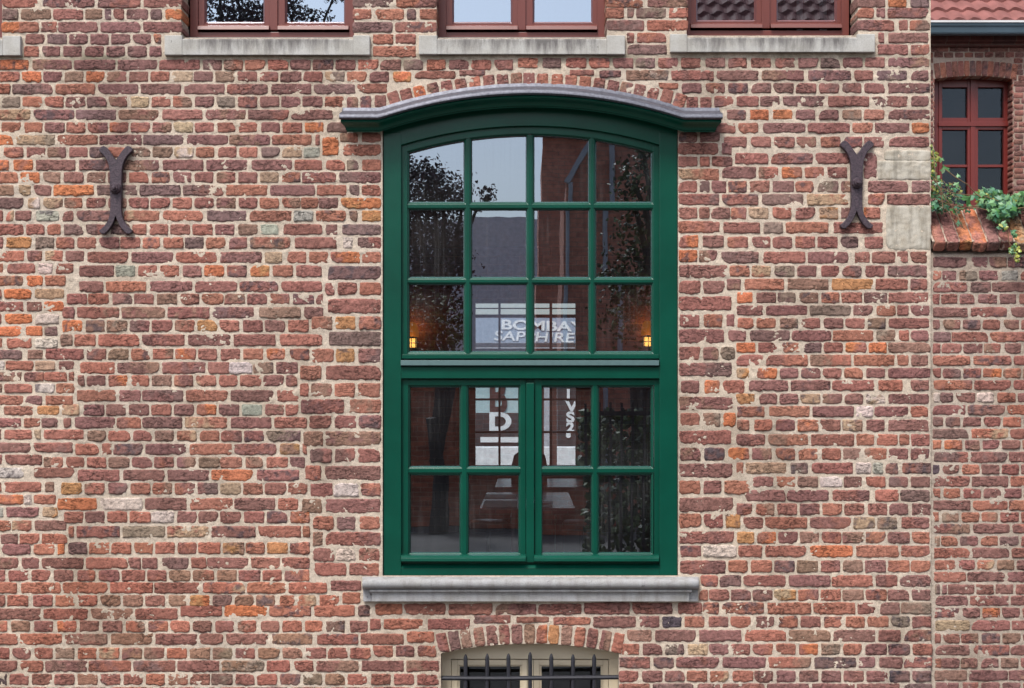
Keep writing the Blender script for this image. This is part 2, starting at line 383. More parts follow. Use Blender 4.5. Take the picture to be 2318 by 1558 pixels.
BR = '''
5 24|5-88n 97-214p 222-318p 326-412r 799-890d 897-989n 1372-1456n 1466-1557p 1940-2003p 2010-2051o 2061-2104d
33 23|6-41d 48-115b 121-188r 194-231g 237-252d 257-281r 287-335p 341-366d 375-412o 799-841n 850-914n 922-941d 951-989n
30 22|1372-1412n 1420-1435d 1441-1507d 1515-1557n 1940-1978n 1984-2003d 2009-2103p
62 23|4-88n 94-129n 131-221p 228-318p 325-412r 799-888d 895-989p
58 23|1372-1458p 1465-1557n 1940-2024p 2035-2055r 2060-2104b
89 22|58-101p 108-151d 157-198p 205-246p 252-295p 301-342p 348-364n 845-890n 896-941r
86 22|1419-1435p 1442-1508n 1988-2001r 2012-2104p
117 23|55-88n 96-136p 144-185p 192-235p 241-283p 289-332p 339-365p 845-941n
113 22|1420-1509d 1987-2055r 2062-2104n
147 22|-20-65o 74-163p 168-262p 267-356p 361-452r 460-502p 507-550b 555-600n 607-652n 657-703p 709-754p 760-805p 811-856n 861-907p 914-957d 967-1008n 1017-1062p 1067-1112r 1120-1161p
143 22|1173-1217n 1229-1270d 1282-1327r 1334-1379n 1387-1433p 1439-1482d 1490-1534p 1542-1586r 1598-1641d 1648-1690p 1700-1745r 1755-1799p 1807-1852p 1858-1901d
142 22|1909-1952p 1959-2002r 2011-2104p
174 22|1-44b 50-94o 99-141p 147-189b 195-237o 243-286r 293-335r 341-384n 390-436t 439-482d 488-531b 538-582r 588-630p 635-682p 687-730r 736-779g 786-830n 837-880p 890-930o
170 17|939-1030r
165 12|1040-1098d 1290-1344d
168 15|1357-1406d
171 22|1418-1512g 1520-1615r 1621-1716p 1725-1819d 1830-1926p 1934-1976r 1985-2052d 2063-2104p
202 22|-10-23b 28-119p 126-215n 222-313p 319-409p 417-508p 514-606p 615-705p 711-804d
200 20|809-875r
195 13|1490-1535n
200 22|1544-1588p 1597-1640b 1649-1692p 1700-1745p 1751-1796d 1802-1847r 1855-1899r 1907-1950r 1957-2002r 2011-2105d
231 23|4-46g 52-96b 101-144n 149-193p 198-241p 246-288r 296-337t 344-386n 392-434b 442-484p 491-532g 539-582r 589-632p 637-680p 686-730p 736-778n
230 23|1617-1660p 1667-1717r 1721-1764p 1772-1866p 1875-1967r 1974-2055r 2063-2105d
260 22|-20-69b 76-168p 172-263d 269-360r 368-458r 465-556p 562-654p 660-754p
260 22|1645-1688p 1698-1740o 1749-1793o 1802-1845p 1854-1898p 1907-1950g 1956-2001n 2011-2105d
289 22|4-48n 56-96n 102-146p 151-193n 199-244p 249-290o 297-339r 346-388r 394-437t 442-485r 493-533n 541-581n 592-633p 640-683n 691-732o 740-786d
290 22|1618-1664d 1671-1716n 1728-1822p 1829-1923r 1929-1975n 1981-2058p 2064-2105o
317 22|-20-30o 36-125g 131-221n 226-320p 325-417d 423-516p 520-611p 616-705n 715-724d
312 20|770-810b 820-862r
331 40|730-766o
340 25|777-862n
322 23|1638-1690r 1699-1745r 1752-1798r 1802-1847r 1858-1902n 1911-1951r 1957-2001r 2012-2105r
311 21|1536-1578p 1585-1629p
337 25|1536-1625r 1634-1656p
366 22|1536-1578r 1585-1606n 1612-1657p
359 24|1664-1738r 1746-1839p 1846-1922r
375 58|1955-1984p
395 24|1536-1627n
391 25|1635-1711p
391 24|1718-1761n 1770-1815n 1822-1865r 1873-1917r
423 25|1536-1578r 1584-1606d 1611-1643p 1649-1690n 1697-1741r 1749-1797p 1801-1841n 1851-1897g 1905-1925p 1965-2055p 2064-2105p
452 24|1536-1627r 1635-1716p 1725-1818d 1827-1920n 1965-2002r 2008-2105r
483 25|1536-1578r 1583-1606r 1610-1652p 1655-1689n 1695-1739t 1749-1791n 1801-1845r 1855-1897t 1904-1925p 1955-1992n
514 25|1536-1629r
516 24|1637-1720r 1729-1772g 1779-1875n 1887-1998r
547 26|1537-1580o 1591-1638p
549 25|1647-1693n 1702-1744r 1749-1793r 1801-1844r 1851-1896r 1903-1942k 1957-1998r
580 26|1537-1578o 1583-1622p
583 25|1633-1717p 1728-1823r 1829-1920p 1935-1968r 1974-2026r 2031-2054r 2061-2098r
615 28|1537-1646p
614 24|1652-1696n 1702-1744n 1754-1798g 1805-1848p 1859-1899r 1907-1949r 1959-2002r 2010-2100p
650 28|1537-1585r 1592-1640p
644 24|1646-1676p 1686-1774n 1783-1875g 1884-1976y 1982-2055n 2061-2100p
687 30|1537-1656r
674 23|1668-1703o 1712-1756p 1760-1801g 1809-1852g 1859-1900n 1905-1951b 1956-2008p 2012-2101r
703 22|1668-1727p 1734-1827p 1833-1925g 1932-1975p 1984-2027n 2031-2056r 2061-2102p
726 27|1538-1583r 1592-1634n 1644-1662p
732 22|1670-1705n 1713-1755n 1766-1806b 1814-1856r 1865-1908p 1914-1957r 1964-2004b 2012-2103r
761 30|1537-1639p
760 23|1649-1688p 1698-1787d 1793-1881p 1886-1976n 1984-2026g 2035-2057n 2062-2102p
800 28|1538-1584p 1592-1627p 1632-1663g
787 22|1668-1709o 1717-1760r 1769-1810n 1818-1859k 1865-1908r 1915-1961o 1967-2006o 2011-2104g
816 24|1668-1728r 1734-1828r 1835-1926b 1933-2025n 2031-2056n 2063-2103d
837 30|1538-1656p
845 22|1668-1696t 1714-1758n 1766-1807p 1814-1857p 1863-1904r 1911-1953n 1961-2002p 2011-2104d
876 28|1541-1582d 1595-1628n 1637-1685n
873 23|1695-1784p 1790-1879p 1884-1979r 1988-2042n 2062-2104p
913 28|1538-1658p
903 22|1667-1708y 1719-1759p 1765-1807p 1811-1857t 1862-1906p 1912-1953p 1961-2004t 2011-2104p
950 29|1540-1583r 1592-1630b 1638-1664o
932 23|1669-1730n 1742-1832n 1840-1932p 1938-1976w 1980-2055p 2062-2103n
963 25|1668-1696b 1708-1748n 1756-1799p 1806-1852n 1857-1902r 1907-1952t 1961-2002p 2011-2103p
990 30|1538-1655r
996 25|1667-1731r 1739-1829n 1836-1933r 1939-1978b 1985-2032n 2036-2058n 2063-2103r
1028 28|1540-1585p 1594-1639k 1649-1695o
1028 25|1703-1746d 1756-1799n 1808-1850n 1860-1903n 1909-1951b 1956-2006b 2011-2055p 2062-2105d
1065 30|1538-1659p
1060 24|1667-1682n 1688-1779t 1790-1828g 1838-1930r 1937-1972w 1975-1999s 2003-2032p 2042-2107r
1103 29|1538-1585n 1593-1632p 1640-1697n
1091 23|1703-1750p 1758-1800b 1806-1851b 1856-1906w 1910-1950p 1961-2004n 2012-2055d 2062-2105p
1122 25|1687-1778p 1782-1875p 1885-1968d 1981-2034n 2038-2105d
1142 31|1538-1659p
1153 25|1668-1702n 1711-1753n 1760-1804r 1811-1855d 1862-1906n 1912-1956r 1965-2008r 2013-2055p 2065-2106d
1179 30|1538-1587n 1594-1636r 1643-1675y
1184 25|1683-1727r 1732-1827n 1834-1926r 1932-1980t 1986-2030b 2040-2106p
1217 27|1538-1662p
1217 25|1669-1707y 1714-1756n 1762-1805p 1811-1854b 1860-1904r 1907-1956p 1960-2004n 2010-2059p 2064-2106n
1248 25|1540-1587r 1592-1667w 1672-1724n 1733-1824n 1833-1930o 1938-2034n 2040-2106n
1284 29|1540-1641p
1282 26|1649-1692n 1700-1747n 1753-1799p 1804-1851b 1858-1902p 1908-1953g 1958-2005p 2010-2059n 2062-2105b
1315 25|1586-1625n 1629-1677d 1683-1778r 1786-1880p 1883-1975n 1982-2031r 2037-2107p
1347 24|1583-1602b 1605-1650r 1655-1699d 1704-1749p 1753-1801t 1807-1853n 1858-1903n 1908-1955g 1960-2006n 2010-2058p 2065-2107p
1377 25|1323-1425r 1432-1522r 1535-1589r 1591-1627n 1635-1729b 1738-1835n 1841-1936n 1941-1982r 1992-2036p 2040-2107b
1379 24|850-911n 915-1008r 1016-1114r 1122-1214d 1219-1316p
1383 25|409-502r 509-604o 610-704n 712-803n 811-837d
1408 24|1343-1439p 1448-1492p 1500-1542k 1550-1594b 1604-1648p 1654-1699b 1711-1752p 1761-1805n 1813-1857r 1865-1905n 1915-1957b 1964-2011n 2017-2059g 2065-2108r
1439 25|1420-1474b 1483-1575p 1583-1678p 1686-1779n 1785-1880b 1886-1981p 1989-2038r 2047-2109r
1470 24|1408-1446n 1455-1499p 1505-1548g 1557-1602t 1605-1649p 1655-1698r 1704-1750r 1757-1801b 1809-1851b 1860-1902b 1909-1951n 1959-2007p 2011-2059p 2066-2109n
1500 24|1402-1471r 1479-1525p 1531-1627p 1636-1733p 1740-1836n 1844-1938d 1943-1981p 1991-2043p 2046-2109r
1531 24|1402-1445r 1454-1499p 1505-1549p 1555-1601n 1607-1649n 1659-1705b 1708-1750p 1758-1800p 1809-1852p 1860-1903p 1910-1955r 1962-2010p 2014-2059k 2065-2109p
1560 24|1402-1470r 1478-1570d 1580-1630p 1635-1730p 1737-1830d 1838-1935p 1940-2035p 2045-2109d
1255 28|710-757p 761-804w 813-859r
1289 28|713-783r 791-858r
1244 24|4-69p 77-124n 131-146o
1241 25|155-197d 202-248n 252-297n 304-346n 352-396n 403-445n 449-499n 505-553y 556-599n 605-652y 657-701n
1275 24|-20-41p 50-88p 95-189p 195-289r 291-319p 322-357p 367-427d 433-467r 469-562p 568-634r 639-700r
1303 24|-15-12r 20-64r 72-114r 122-166d 176-215n 224-270p 276-328r 334-377n 382-431b 437-484b 492-535b 541-589r 595-638r 645-700n
1331 24|-20-38n 48-138n 143-243n 250-346n 350-451r 459-555n 560-647n 654-740n
1326 22|749-817p
1360 24|-15-11r 17-64n 75-119r 126-169n 175-220n 228-273b 279-323b 329-373d 382-422b 430-474o 482-525d 532-573b 580-622g 634-667n 673-715b 724-768n
1354 24|776-815n
1390 24|-20-92p 99-198r 206-300b 307-402r
1418 24|-15-16b 26-68b 78-120p 131-173n 181-224p 233-277p 286-328n 336-380n 386-429n 437-479p 488-530d 538-580n 591-632d 640-683n 691-730b 739-780k 793-832p
1413 23|838-862r 869-957n 969-1064r
1402 18|1072-1155r
1403 13|1170-1243r
1406 17|1253-1336r
1447 24|-20-40r 46-141n 147-243p 252-345b 352-446p 452-505p 513-607p 616-707b 718-811r 817-913r
1442 24|922-982n
1479 24|-15-21r 28-70p 78-120r 126-168g 177-219b 224-270b 277-321b 327-372p 378-423b 430-475b 482-526g 533-577r 585-633b 640-685b 692-738p 742-787r 793-839r
1474 24|845-889r 897-938d 946-987n
1508 24|-15-39p 47-98r 103-198d 201-297r 303-397p 402-497p 502-597g 604-656r 666-709r 716-812p 819-914p 920-993r
1538 24|-15-16k 22-65p 73-118p 124-169d 176-221b 227-272p 280-323p 331-373n 381-426g 430-475p 479-526d 534-576p 582-627r 635-680p 687-729g 737-781b 787-831r 840-884r 892-937r 945-993r
1568 24|-15-50p 60-150p 160-240d 250-345r 360-455d 460-555p 560-650p 660-740d 750-840p 845-930r 935-993r
345 22|9-53r 61-102r 108-149d 157-198r 203-240d 246-286n 298-341b 346-390b 396-438t 444-485n 495-535r 542-583n 592-633d 639-683t 688-724s
374 23|-20-20o 31-74o 82-170p 180-270p 280-360p 369-460p 468-560d 568-661p 667-729n 739-781n 785-812g 820-862n
402 23|-10-41b 47-90o 98-137b 145-189p 197-239b 245-286p 293-335n 344-384n 392-433d 441-483r 491-532r 540-582r 589-631t 639-680n 684-760p 768-862p
431 23|-5-32b 42-70t 77-116p 122-212o 220-310d 317-408d 415-506r 512-605n 612-713d 718-784n 791-814d 819-862n
460 23|-5-53d 64-90t 99-142t 146-186n 196-239r 246-286p 291-336r 341-384r 391-434n 441-484r 491-533d 540-582r 588-631n 639-680n 682-720n 722-765d 772-862o
489 23|-12-6p 15-31n 35-72p 82-134s 142-166p 174-270p 280-361n 369-459n 469-557d 566-660n 665-708s 716-783n 791-809b 820-862o
520 23|-10-53r 60-101r 108-138n 145-188d 195-243r 250-293d 300-331b 339-380r 386-430r 436-481n 488-530p 540-583b 590-630s 642-730r 738-764p 775-862d
550 24|-10-7p 15-72y 81-122g 128-168n 176-218r 225-270d 272-318r 323-362n 370-415b 419-461d 467-510n 519-559p 567-657n 668-762r 777-798w 810-862r
580 23|-20-54n 62-95n 103-142n 149-190p
583 24|198-290r 298-392p 399-490n 499-592p 600-639t 651-693n 700-742n 749-815o 820-862n
608 22|-12-7b 17-80r 87-119w 126-166r
614 25|180-258p 262-306s 313-356r 363-405n 415-456p 463-507o 515-558n 567-610o 618-663n 671-728r
618 29|743-862d
636 22|-15-52n 61-97o 103-148n
665 21|-15-3r 10-71o 80-145t
694 21|-12-53r 61-95p 100-144o
722 21|-15-3r 11-72o 80-133w
750 21|-12-50o 59-96o 101-130d
777 21|-12-5r 16-72n 80-130w
803 20|-15-50d 63-97g
828 20|-10-10w 13-75n 80-125t 134-168d
853 20|-12-49p 55-99n 100-151n 156-168n
879 20|-12-4t 11-73n 80-123w 128-168n
906 20|-12-53n 58-95p 104-165n
930 20|9-75n 84-135y
957 20|-15-48r 55-91n 94-130p 144-161r
984 21|-10-2r 10-72n 78-92t 100-189n
1013 21|-12-69p 76-164p
1041 22|-15-4r 12-95r
1070 22|-12-55w 77-168r
1103 22|-12-3n 11-93n 103-123b
1131 21|-12-53o 55-72w 77-126n
1160 22|-10-8s 14-88p 97-130t
1190 22|-12-25n 28-72n 79-150p
1220 22|2-41p 45-89n 95-152n
649 23|180-233p 240-331b 341-436p 443-536r 543-629d 637-729r
654 27|737-757r 765-808r 815-862b
677 23|152-197r 200-246n 255-300p 304-348r 356-401g 409-451r 457-505b 508-555r 560-604r 613-655n 664-711p 716-731r
693 31|743-862r
708 24|142-169p 175-270r 276-373p 380-474r 481-575d 587-680g 689-731p
738 25|142-186o 195-237b 242-288b 294-338p 344-391r 396-440n 447-492y 497-541n 551-595r 600-645p 653-699n
731 28|706-752n 760-804y 813-862n
770 25|137-164b 169-216b 223-316n 322-418p 426-522p 529-624r 634-729b
767 31|745-862d
802 24|104-190r 197-240r 245-291b 298-340n 347-392n 397-443n 449-491r 500-544r 551-596b 604-645b 656-700n
805 30|707-755n 761-802y 812-862d
833 25|182-260n 266-361p 368-465p 471-519r 519-571w 573-619b 626-674p
844 31|680-727n 738-862r
862 24|176-191p 197-239d 246-289n 298-337n 344-388b 395-437n 444-489n 497-538n 544-592n 596-643r 648-673n
883 29|679-699n 705-751r 758-803n 811-860n
896 25|174-263n 270-318p 322-415p 422-515n 523-619p 628-676n
920 31|681-779p 790-862n
928 24|141-179n 190-236p 241-285p 292-337p 343-388n 394-439p 446-489n 496-541p 548-593s 601-643r 647-676n
957 24|170-260d 265-319r 323-413p 419-514n 523-614r 621-695n
955 28|701-750r 758-806r 812-862p
987 23|198-239b 246-295n 302-343r 351-393b 401-445b 453-496n 501-547p 553-598r 604-680d
993 31|687-731n 737-862p
1017 24|171-224n 232-253n 257-323d 330-424p 430-525n 530-625p 634-678y 685-694n
1031 29|703-750r 759-804p 811-860r
1047 23|99-143n 150-190n 197-241n 246-293b 299-344r 350-393r 401-444p 450-497b 499-547n 556-595n 604-651n 657-690d
1076 24|177-270r 279-372p 380-473p 479-572o 582-677r
1071 31|692-727n 736-861d
1106 25|139-185y 192-237n 246-288d 296-340n 346-389n 396-442n 448-493d 499-545t 551-595n 600-648r 653-696n
1109 29|703-753r 755-812w 816-861n
1141 26|131-219o 228-322w 329-422d 431-526n 531-623p 630-675n
1145 30|684-729g 738-861d
1171 25|146-188n 193-236p 243-288n 294-341n 343-394w 402-445p 450-493d 499-545r 553-598r 605-650p 658-701n
1184 29|709-755n 763-804d 814-859n
1204 25|156-167n 174-271r 278-373g 379-473n 479-578d 585-681n 686-701n
1220 30|709-730n 738-861r
'''
GR = '''
594 22|2112-2188p 2200-2235p 2240-2278p 2282-2330p
624 21|2112-2131b 2133-2164p 2172-2185g 2186-2212g 2216-2259p 2267-2303s 2310-2345p
650 21|2112-2189p 2197-2242p 2245-2345p
677 21|2112-2126r 2130-2166r 2173-2206p 2214-2257p 2263-2300p 2308-2345r
707 21|2112-2190p 2197-2279r 2288-2370p
735 21|2112-2127d 2135-2174r 2179-2219p 2225-2263r 2273-2306p 2312-2350r
763 21|2113-2152d 2155-2236r 2242-2330n
789 21|2112-2128r 2132-2176r 2181-2224p 2227-2264r 2275-2310p 2318-2350r
816 21|2112-2195n 2203-2288n 2295-2370r
845 20|2112-2129r 2135-2174p 2181-2220r 2226-2266n 2271-2310n 2316-2350p
872 21|2114-2200n 2206-2288r 2295-2370r
900 20|2112-2127w 2129-2157d 2164-2207p 2212-2248w 2258-2298n 2304-2345p
928 21|2112-2185d 2191-2274p 2280-2370n
955 20|2112-2134p 2141-2173d 2180-2220p 2227-2264r 2271-2311n 2318-2350p
982 21|2112-2192d 2199-2282n 2287-2370r
1007 20|2112-2130n 2138-2177n 2185-2217b 2225-2262p 2268-2309p 2315-2350r
1035 22|2115-2192r 2196-2280p 2284-2370p
1063 21|2112-2126k 2134-2171p 2178-2217n 2222-2261p 2268-2306r 2312-2350p
1090 22|2113-2195p 2200-2282p 2288-2370b
1117 21|2112-2128n 2136-2173n 2181-2220r 2227-2265d 2273-2312p 2318-2350p
1144 21|2113-2196p 2203-2280r 2284-2330n
1171 21|2112-2124n 2132-2170g 2177-2216n 2222-2258b 2265-2306r 2312-2350r
1197 21|2113-2195r 2203-2285p 2292-2370n
1225 21|2115-2127b 2130-2168b 2173-2213p 2220-2258n 2263-2305d 2312-2350r
1252 22|2114-2195n 2199-2284p 2290-2370r
1279 21|2116-2162b 2167-2206r 2212-2251n 2257-2295b 2302-2345p
1306 22|2115-2186n 2190-2274p 2280-2370p
1334 21|2117-2127k 2133-2143p 2146-2205p 2210-2249r 2254-2293p 2300-2340r
1360 22|2118-2190p 2196-2283p 2288-2370p
1387 21|2116-2174r 2179-2218p 2224-2263b 2269-2308p 2314-2350r
1416 22|2118-2194t 2200-2286r 2291-2370r
1445 21|2116-2129r 2134-2172r 2176-2214r 2223-2263p 2269-2310b 2316-2350p
1472 22|2117-2195p 2203-2285r 2288-2370p
1501 21|2117-2130n 2131-2171p 2175-2212b 2221-2260p 2266-2305b 2311-2350r
1529 22|2116-2188b 2194-2281p 2283-2370p
1556 21|2118-2170p 2180-2215p 2222-2262d 2270-2310p 2316-2350r
'''

# ------------------------------------------------------------------ materials
M_BRICK = mat_brick(); M_MORT = mat_mortar(); M_MORT2 = mat_mortar('grey_mortar', (184, 168, 152))
GREEN = lin((0, 92, 70), 0.92); GREEN = (0.0035, GREEN[1], GREEN[2])
GREEN = (.0012, GREEN[1] * .60, GREEN[2] * .66)
M_GREEN = paint('green_paint', GREEN, 0.27, 0.32, 0.16, grain=1)
M_RED = paint('oxblood_paint', lin((112, 58, 50), 0.95), 0.35, 0.5, 0.08, grain=1)
M_RED2 = paint('red_window_paint', lin((112, 40, 34), 0.95), 0.35, 0.5, 0.08)
M_BEIGE = paint('beige_paint', lin((226, 212, 184), 0.9), 0.5, 0.4, 0.06)
def mat_sill():
    m = Nd('grey_limestone'); v = m.obj(); fine = m.noise(v, 240, 4, .7); mid = m.noise(v, 9, 5, .6)
    c = m.mix(m.ramp(mid, [(.35, g1(0)), (.65, g1(1))]), lin((200, 199, 194), K), lin((182, 179, 171), K))
    tc = m.n('ShaderNodeTexCoord'); sx = m.n('ShaderNodeSeparateXYZ'); m.l(tc.outputs['Generated'], sx.inputs[0])
    vs = m.obj((18, 18, 3)); st = m.noise(vs, 1.6, 6, .65)
    ad = m.n('ShaderNodeMath', operation='MULTIPLY_ADD'); m.l(sx.outputs[2], ad.inputs[0]); ad.inputs[1].default_value = .42; m.l(st, ad.inputs[2])
    xr = m.ramp(sx.outputs[0], [(.06, g1(0)), (.13, g1(1)), (.85, g1(1)), (.93, g1(0))]); xr.node.color_ramp.interpolation = 'EASE'
    ms = m.mix(1.0, m.ramp(ad.outputs[0], [(.50, g1(0)), (.80, g1(.95))]), xr, 'MULTIPLY')
    c = m.mix(ms, c, lin((108, 104, 102), K)); c = m.mix(1.0, c, m.ramp(fine, [(.3, g1(.78)), (.5, g1(1)), (.72, g1(1.12))]), 'MULTIPLY')
    pit = m.noise(v, 46, 2); c = m.mix(m.ramp(pit, [(.24, g1(.6)), (.29, g1(0))]), c, lin((80, 76, 72), K))
    m.setc(c); m.b.inputs['Roughness'].default_value = .85; m.l(m.bump(fine, .0014, .8, m.bump(mid, .003, .6)), m.b.inputs['Normal']); return m.m
M_SILL = mat_sill()
M_SILL2 = mat_stone('tooled_bluestone', (182, 182, 184), (166, 165, 162), (120, 114, 104), 0.5, tooth=True)
M_BLOCK = mat_stone('pale_block_stone', (206, 200, 186), (180, 170, 152), (112, 106, 92), 0.75)
M_LEAD = mat_metal('weathered_lead', lin((74, 75, 84)), 0.5, 0.4, 0.0012, 60, lin((104, 106, 116)))
M_ALU = mat_metal('grey_aluminium', lin((56, 82, 82)), 0.4, 0.2, 0.0002, 30, lin((64, 90, 90)))
M_IRON = mat_metal('wrought_iron', lin((50, 42, 50), 0.9), 0.5, 0.2, 0.005, 110, lin((86, 70, 78), 0.9))
M_BLACK = mat_metal('black_iron_paint', lin((24, 24, 30)), 0.5, 0.1, 0.0012, 90, lin((42, 42, 50)))
M_GLASS = mat_glass('window_glass', 0.27, (0.74, 0.78, 0.79), drips=True)
M_GLASS2 = mat_glass('upstairs_glass', 0.40, (0.62, 0.66, 0.68))
M_GLASS3 = mat_glass('cellar_glass', 0.05, (0.6, 0.64, 0.62))
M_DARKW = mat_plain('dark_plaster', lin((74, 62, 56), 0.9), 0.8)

def mat_wall(name, c1, c2, mo, bw=0.23, bh=0.072, axis='x', mort=0.012, rough=0.9):
    m = Nd(name); tc = m.n('ShaderNodeTexCoord'); sx = m.n('ShaderNodeSeparateXYZ'); cx = m.n('ShaderNodeCombineXYZ')
    m.l(tc.outputs['Object'], sx.inputs[0]); m.l(sx.outputs[0 if axis == 'x' else 1], cx.inputs[0]); m.l(sx.outputs[2], cx.inputs[1])
    b = m.n('ShaderNodeTexBrick'); b.inputs['Scale'].default_value = 1; b.inputs['Brick Width'].default_value = bw; b.inputs['Row Height'].default_value = bh
    b.inputs['Mortar Size'].default_value = mort / 2; b.inputs['Mortar Smooth'].default_value = 0.3
    b.inputs['Color1'].default_value = (*c1, 1); b.inputs['Color2'].default_value = (*c2, 1); b.inputs['Mortar'].default_value = (*mo, 1)
    m.l(cx.outputs[0], b.inputs['Vector']); v = m.obj(); n = m.noise(v, 11, 6, 0.65)
    m.setc(m.mix(1.0, b.outputs[0], m.ramp(n, [(0.3, g1(0.65)), (0.5, g1(1)), (0.7, g1(1.3))]), 'MULTIPLY'))
    m.b.inputs['Roughness'].default_value = rough
    iv = m.n('ShaderNodeInvert'); m.l(b.outputs[1], iv.inputs[1]); m.l(m.bump(iv.outputs[0], 0.006, 0.8), m.b.inputs['Normal']); return m.m
M_INBR = mat_wall('interior_brick', lin((120, 66, 50), 0.8), lin((92, 52, 42), 0.8), lin((150, 100, 80), 0.7), 0.24, 0.095)
M_FARBR = mat_wall('street_brick', lin((222, 146, 120), 0.85), lin((196, 126, 106), 0.85), lin((168, 140, 122), 0.8))
M_FARBR2 = mat_wall('street_brick_side', lin((140, 82, 68), 0.8), lin((112, 68, 60), 0.8), lin((168, 140, 122), 0.8), axis='y')

# ------------------------------------------------------------------ the ground
g = MB(); g.quad([(-90, -90, 0), (90, -90, 0), (90, 90, 0), (-90, 90, 0)])
mg = Nd('street_paving'); tv = mg.obj(); bt = mg.n('ShaderNodeTexBrick'); bt.inputs['Scale'].default_value = 1; bt.inputs['Brick Width'].default_value = 0.2
bt.inputs['Row Height'].default_value = 0.1; bt.inputs['Mortar Size'].default_value = 0.004
bt.inputs['Color1'].default_value = (0.08, 0.075, 0.07, 1); bt.inputs['Color2'].default_value = (0.11, 0.10, 0.095, 1); bt.inputs['Mortar'].default_value = (0.07, 0.065, 0.06, 1)
mg.l(tv, bt.inputs['Vector']); nn = mg.noise(tv, 0.8, 6); mg.setc(mg.mix(1.0, bt.outputs[0], mg.ramp(nn, [(0.3, g1(0.75)), (0.7, g1(1.2))]), 'MULTIPLY'))
mg.b.inputs['Roughness'].default_value = 0.8
tag(g.build('pavement', mg.m, fix=False), kind='structure')

# ------------------------------------------------------------------ the brick house
house = empty('brick_house', (0, 0, 0))
tag(house, 'old mottled red brick house with a tall green arched window, filling the photo', 'house')
CY = 1295.0; CX = 1201.0
def arc(Rr, x): return CY - math.sqrt(Rr * Rr - (x - CX) ** 2)
CCY, CR = 2395.0, 938.0
def carc(x, r=CR): return CCY - math.sqrt(r * r - (x - 1200) ** 2)
OPEN = [(-384, -560, 5, 86), (410, -560, 802, 86), (988, -560, 1374, 86), (1554, -560, 1942, 81)]
TOPY, BOTY, LX, RX = -720, 1700, -460, 2106.5
xs = {LX, RX, 866, 1535, 998, 1401} | {v for q in OPEN for v in (q[0], q[2])}
xs |= {866 + (1535 - 866) * k / 24 for k in range(25)} | {998 + (1401 - 998) * k / 14 for k in range(15)}
xs = sorted(xs)
mo = MB()
for a, b in zip(xs[:-1], xs[1:]):
    mid = (a + b) / 2; spans = []           # holes as (ytop at a, ytop at b, ybottom)
    for q in OPEN:
        if q[0] < mid < q[2]: spans.append((q[1], q[1], q[3]))
    if 866 < mid < 1535: spans.append((arc(1062, a), arc(1062, b), 1303))
    if 998 < mid < 1401: spans.append((carc(a), carc(b), BOTY))
    ya, yb = TOPY, TOPY
    for h0, h1, h2 in spans:
        mo.quad([W(a, ya), W(b, yb), W(b, h1), W(a, h0)]); ya = yb = h2
    if ya < BOTY: mo.quad([W(a, ya), W(b, yb), W(b, BOTY), W(a, BOTY)])
def reveal(mb, x, y0, y1, d0, d1, mi=0):
    p = W(x, y0); q = W(x, y1); mb.quad([(p.x, d0, p.z), (p.x, d1, p.z), (q.x, d1, q.z), (q.x, d0, q.z)], mi)
for q in OPEN:
    reveal(mo, q[0], q[1], q[3], 0, .16); reveal(mo, q[2], q[1], q[3], 0, .16)
    a, b = W(q[0], q[1]), W(q[2], q[1]); mo.quad([(a.x, 0, a.z), (b.x, 0, b.z), (b.x, .16, b.z), (a.x, .16, a.z)])
reveal(mo, 866, 280, 1303, 0, .06); reveal(mo, 1535, 280, 1303, 0, .06)
reveal(mo, 998, 1470, 1700, 0, .17); reveal(mo, 1401, 1470, 1700, 0, .17)
cxs = [998 + (1401 - 998) * k / 14 for k in range(15)]
mo.strip([[W(x, carc(x)) for x in cxs], [W(x, carc(x)) + Vector((0, .17, 0)) for x in cxs]])
def rough_sheet(mb, quads, y0, cell=.008):
    """hand-pointed mortar: an uneven skin over the flat sheet, lapping on to the brick edges"""
    for (xa, za0, za1), (xb, zb0, zb1) in quads:
        nx = max(1, int(round((xb - xa) / cell))); nz = max(1, int(round((za0 - za1) / cell)))
        T, Q = np.meshgrid(np.linspace(0, 1, nx + 1), np.linspace(0, 1, nz + 1), indexing='ij')
        X_ = xa + (xb - xa) * T; Z_ = (za0 * (1 - T) + zb0 * T) * (1 - Q) + (za1 * (1 - T) + zb1 * T) * Q
        H = 0.0014 + .0085 * fbm(X_ * 15 + 60, Z_ * 17 + 60, 2) + .0066 * fbm(X_ * 62 + 90, Z_ * 75 + 90, 3, .65)
        H = np.clip(H, 0.0004, 0.0052); i0 = len(mb.v)
        mb.v += np.stack([X_, y0 - H, Z_], -1).reshape(-1, 3).tolist()
        idx = i0 + np.arange((nx + 1) * (nz + 1)).reshape(nx + 1, nz + 1)
        f = np.stack([idx[:-1, :-1], idx[:-1, 1:], idx[1:, 1:], idx[1:, :-1]], -1).reshape(-1, 4).tolist()
        mb.f += f; mb.mi += [0] * len(f)
qs = []; YT, YB_, XA, XB = -40, 1600, -30, RX
def addq(a, b, ya, yb, h0, h1):
    if b <= XA or a >= XB: return
    a2, b2 = max(a, XA), min(b, XB); c_ = lambda v: min(max(v, YT), YB_)
    ya, yb, h0, h1 = map(c_, (ya, yb, h0, h1))
    if h0 - ya < 2: return
    A_, B_ = W(a2, ya), W(b2, yb); qs.append(((A_.x, A_.z, W(a2, h0).z), (B_.x, B_.z, W(b2, h1).z)))
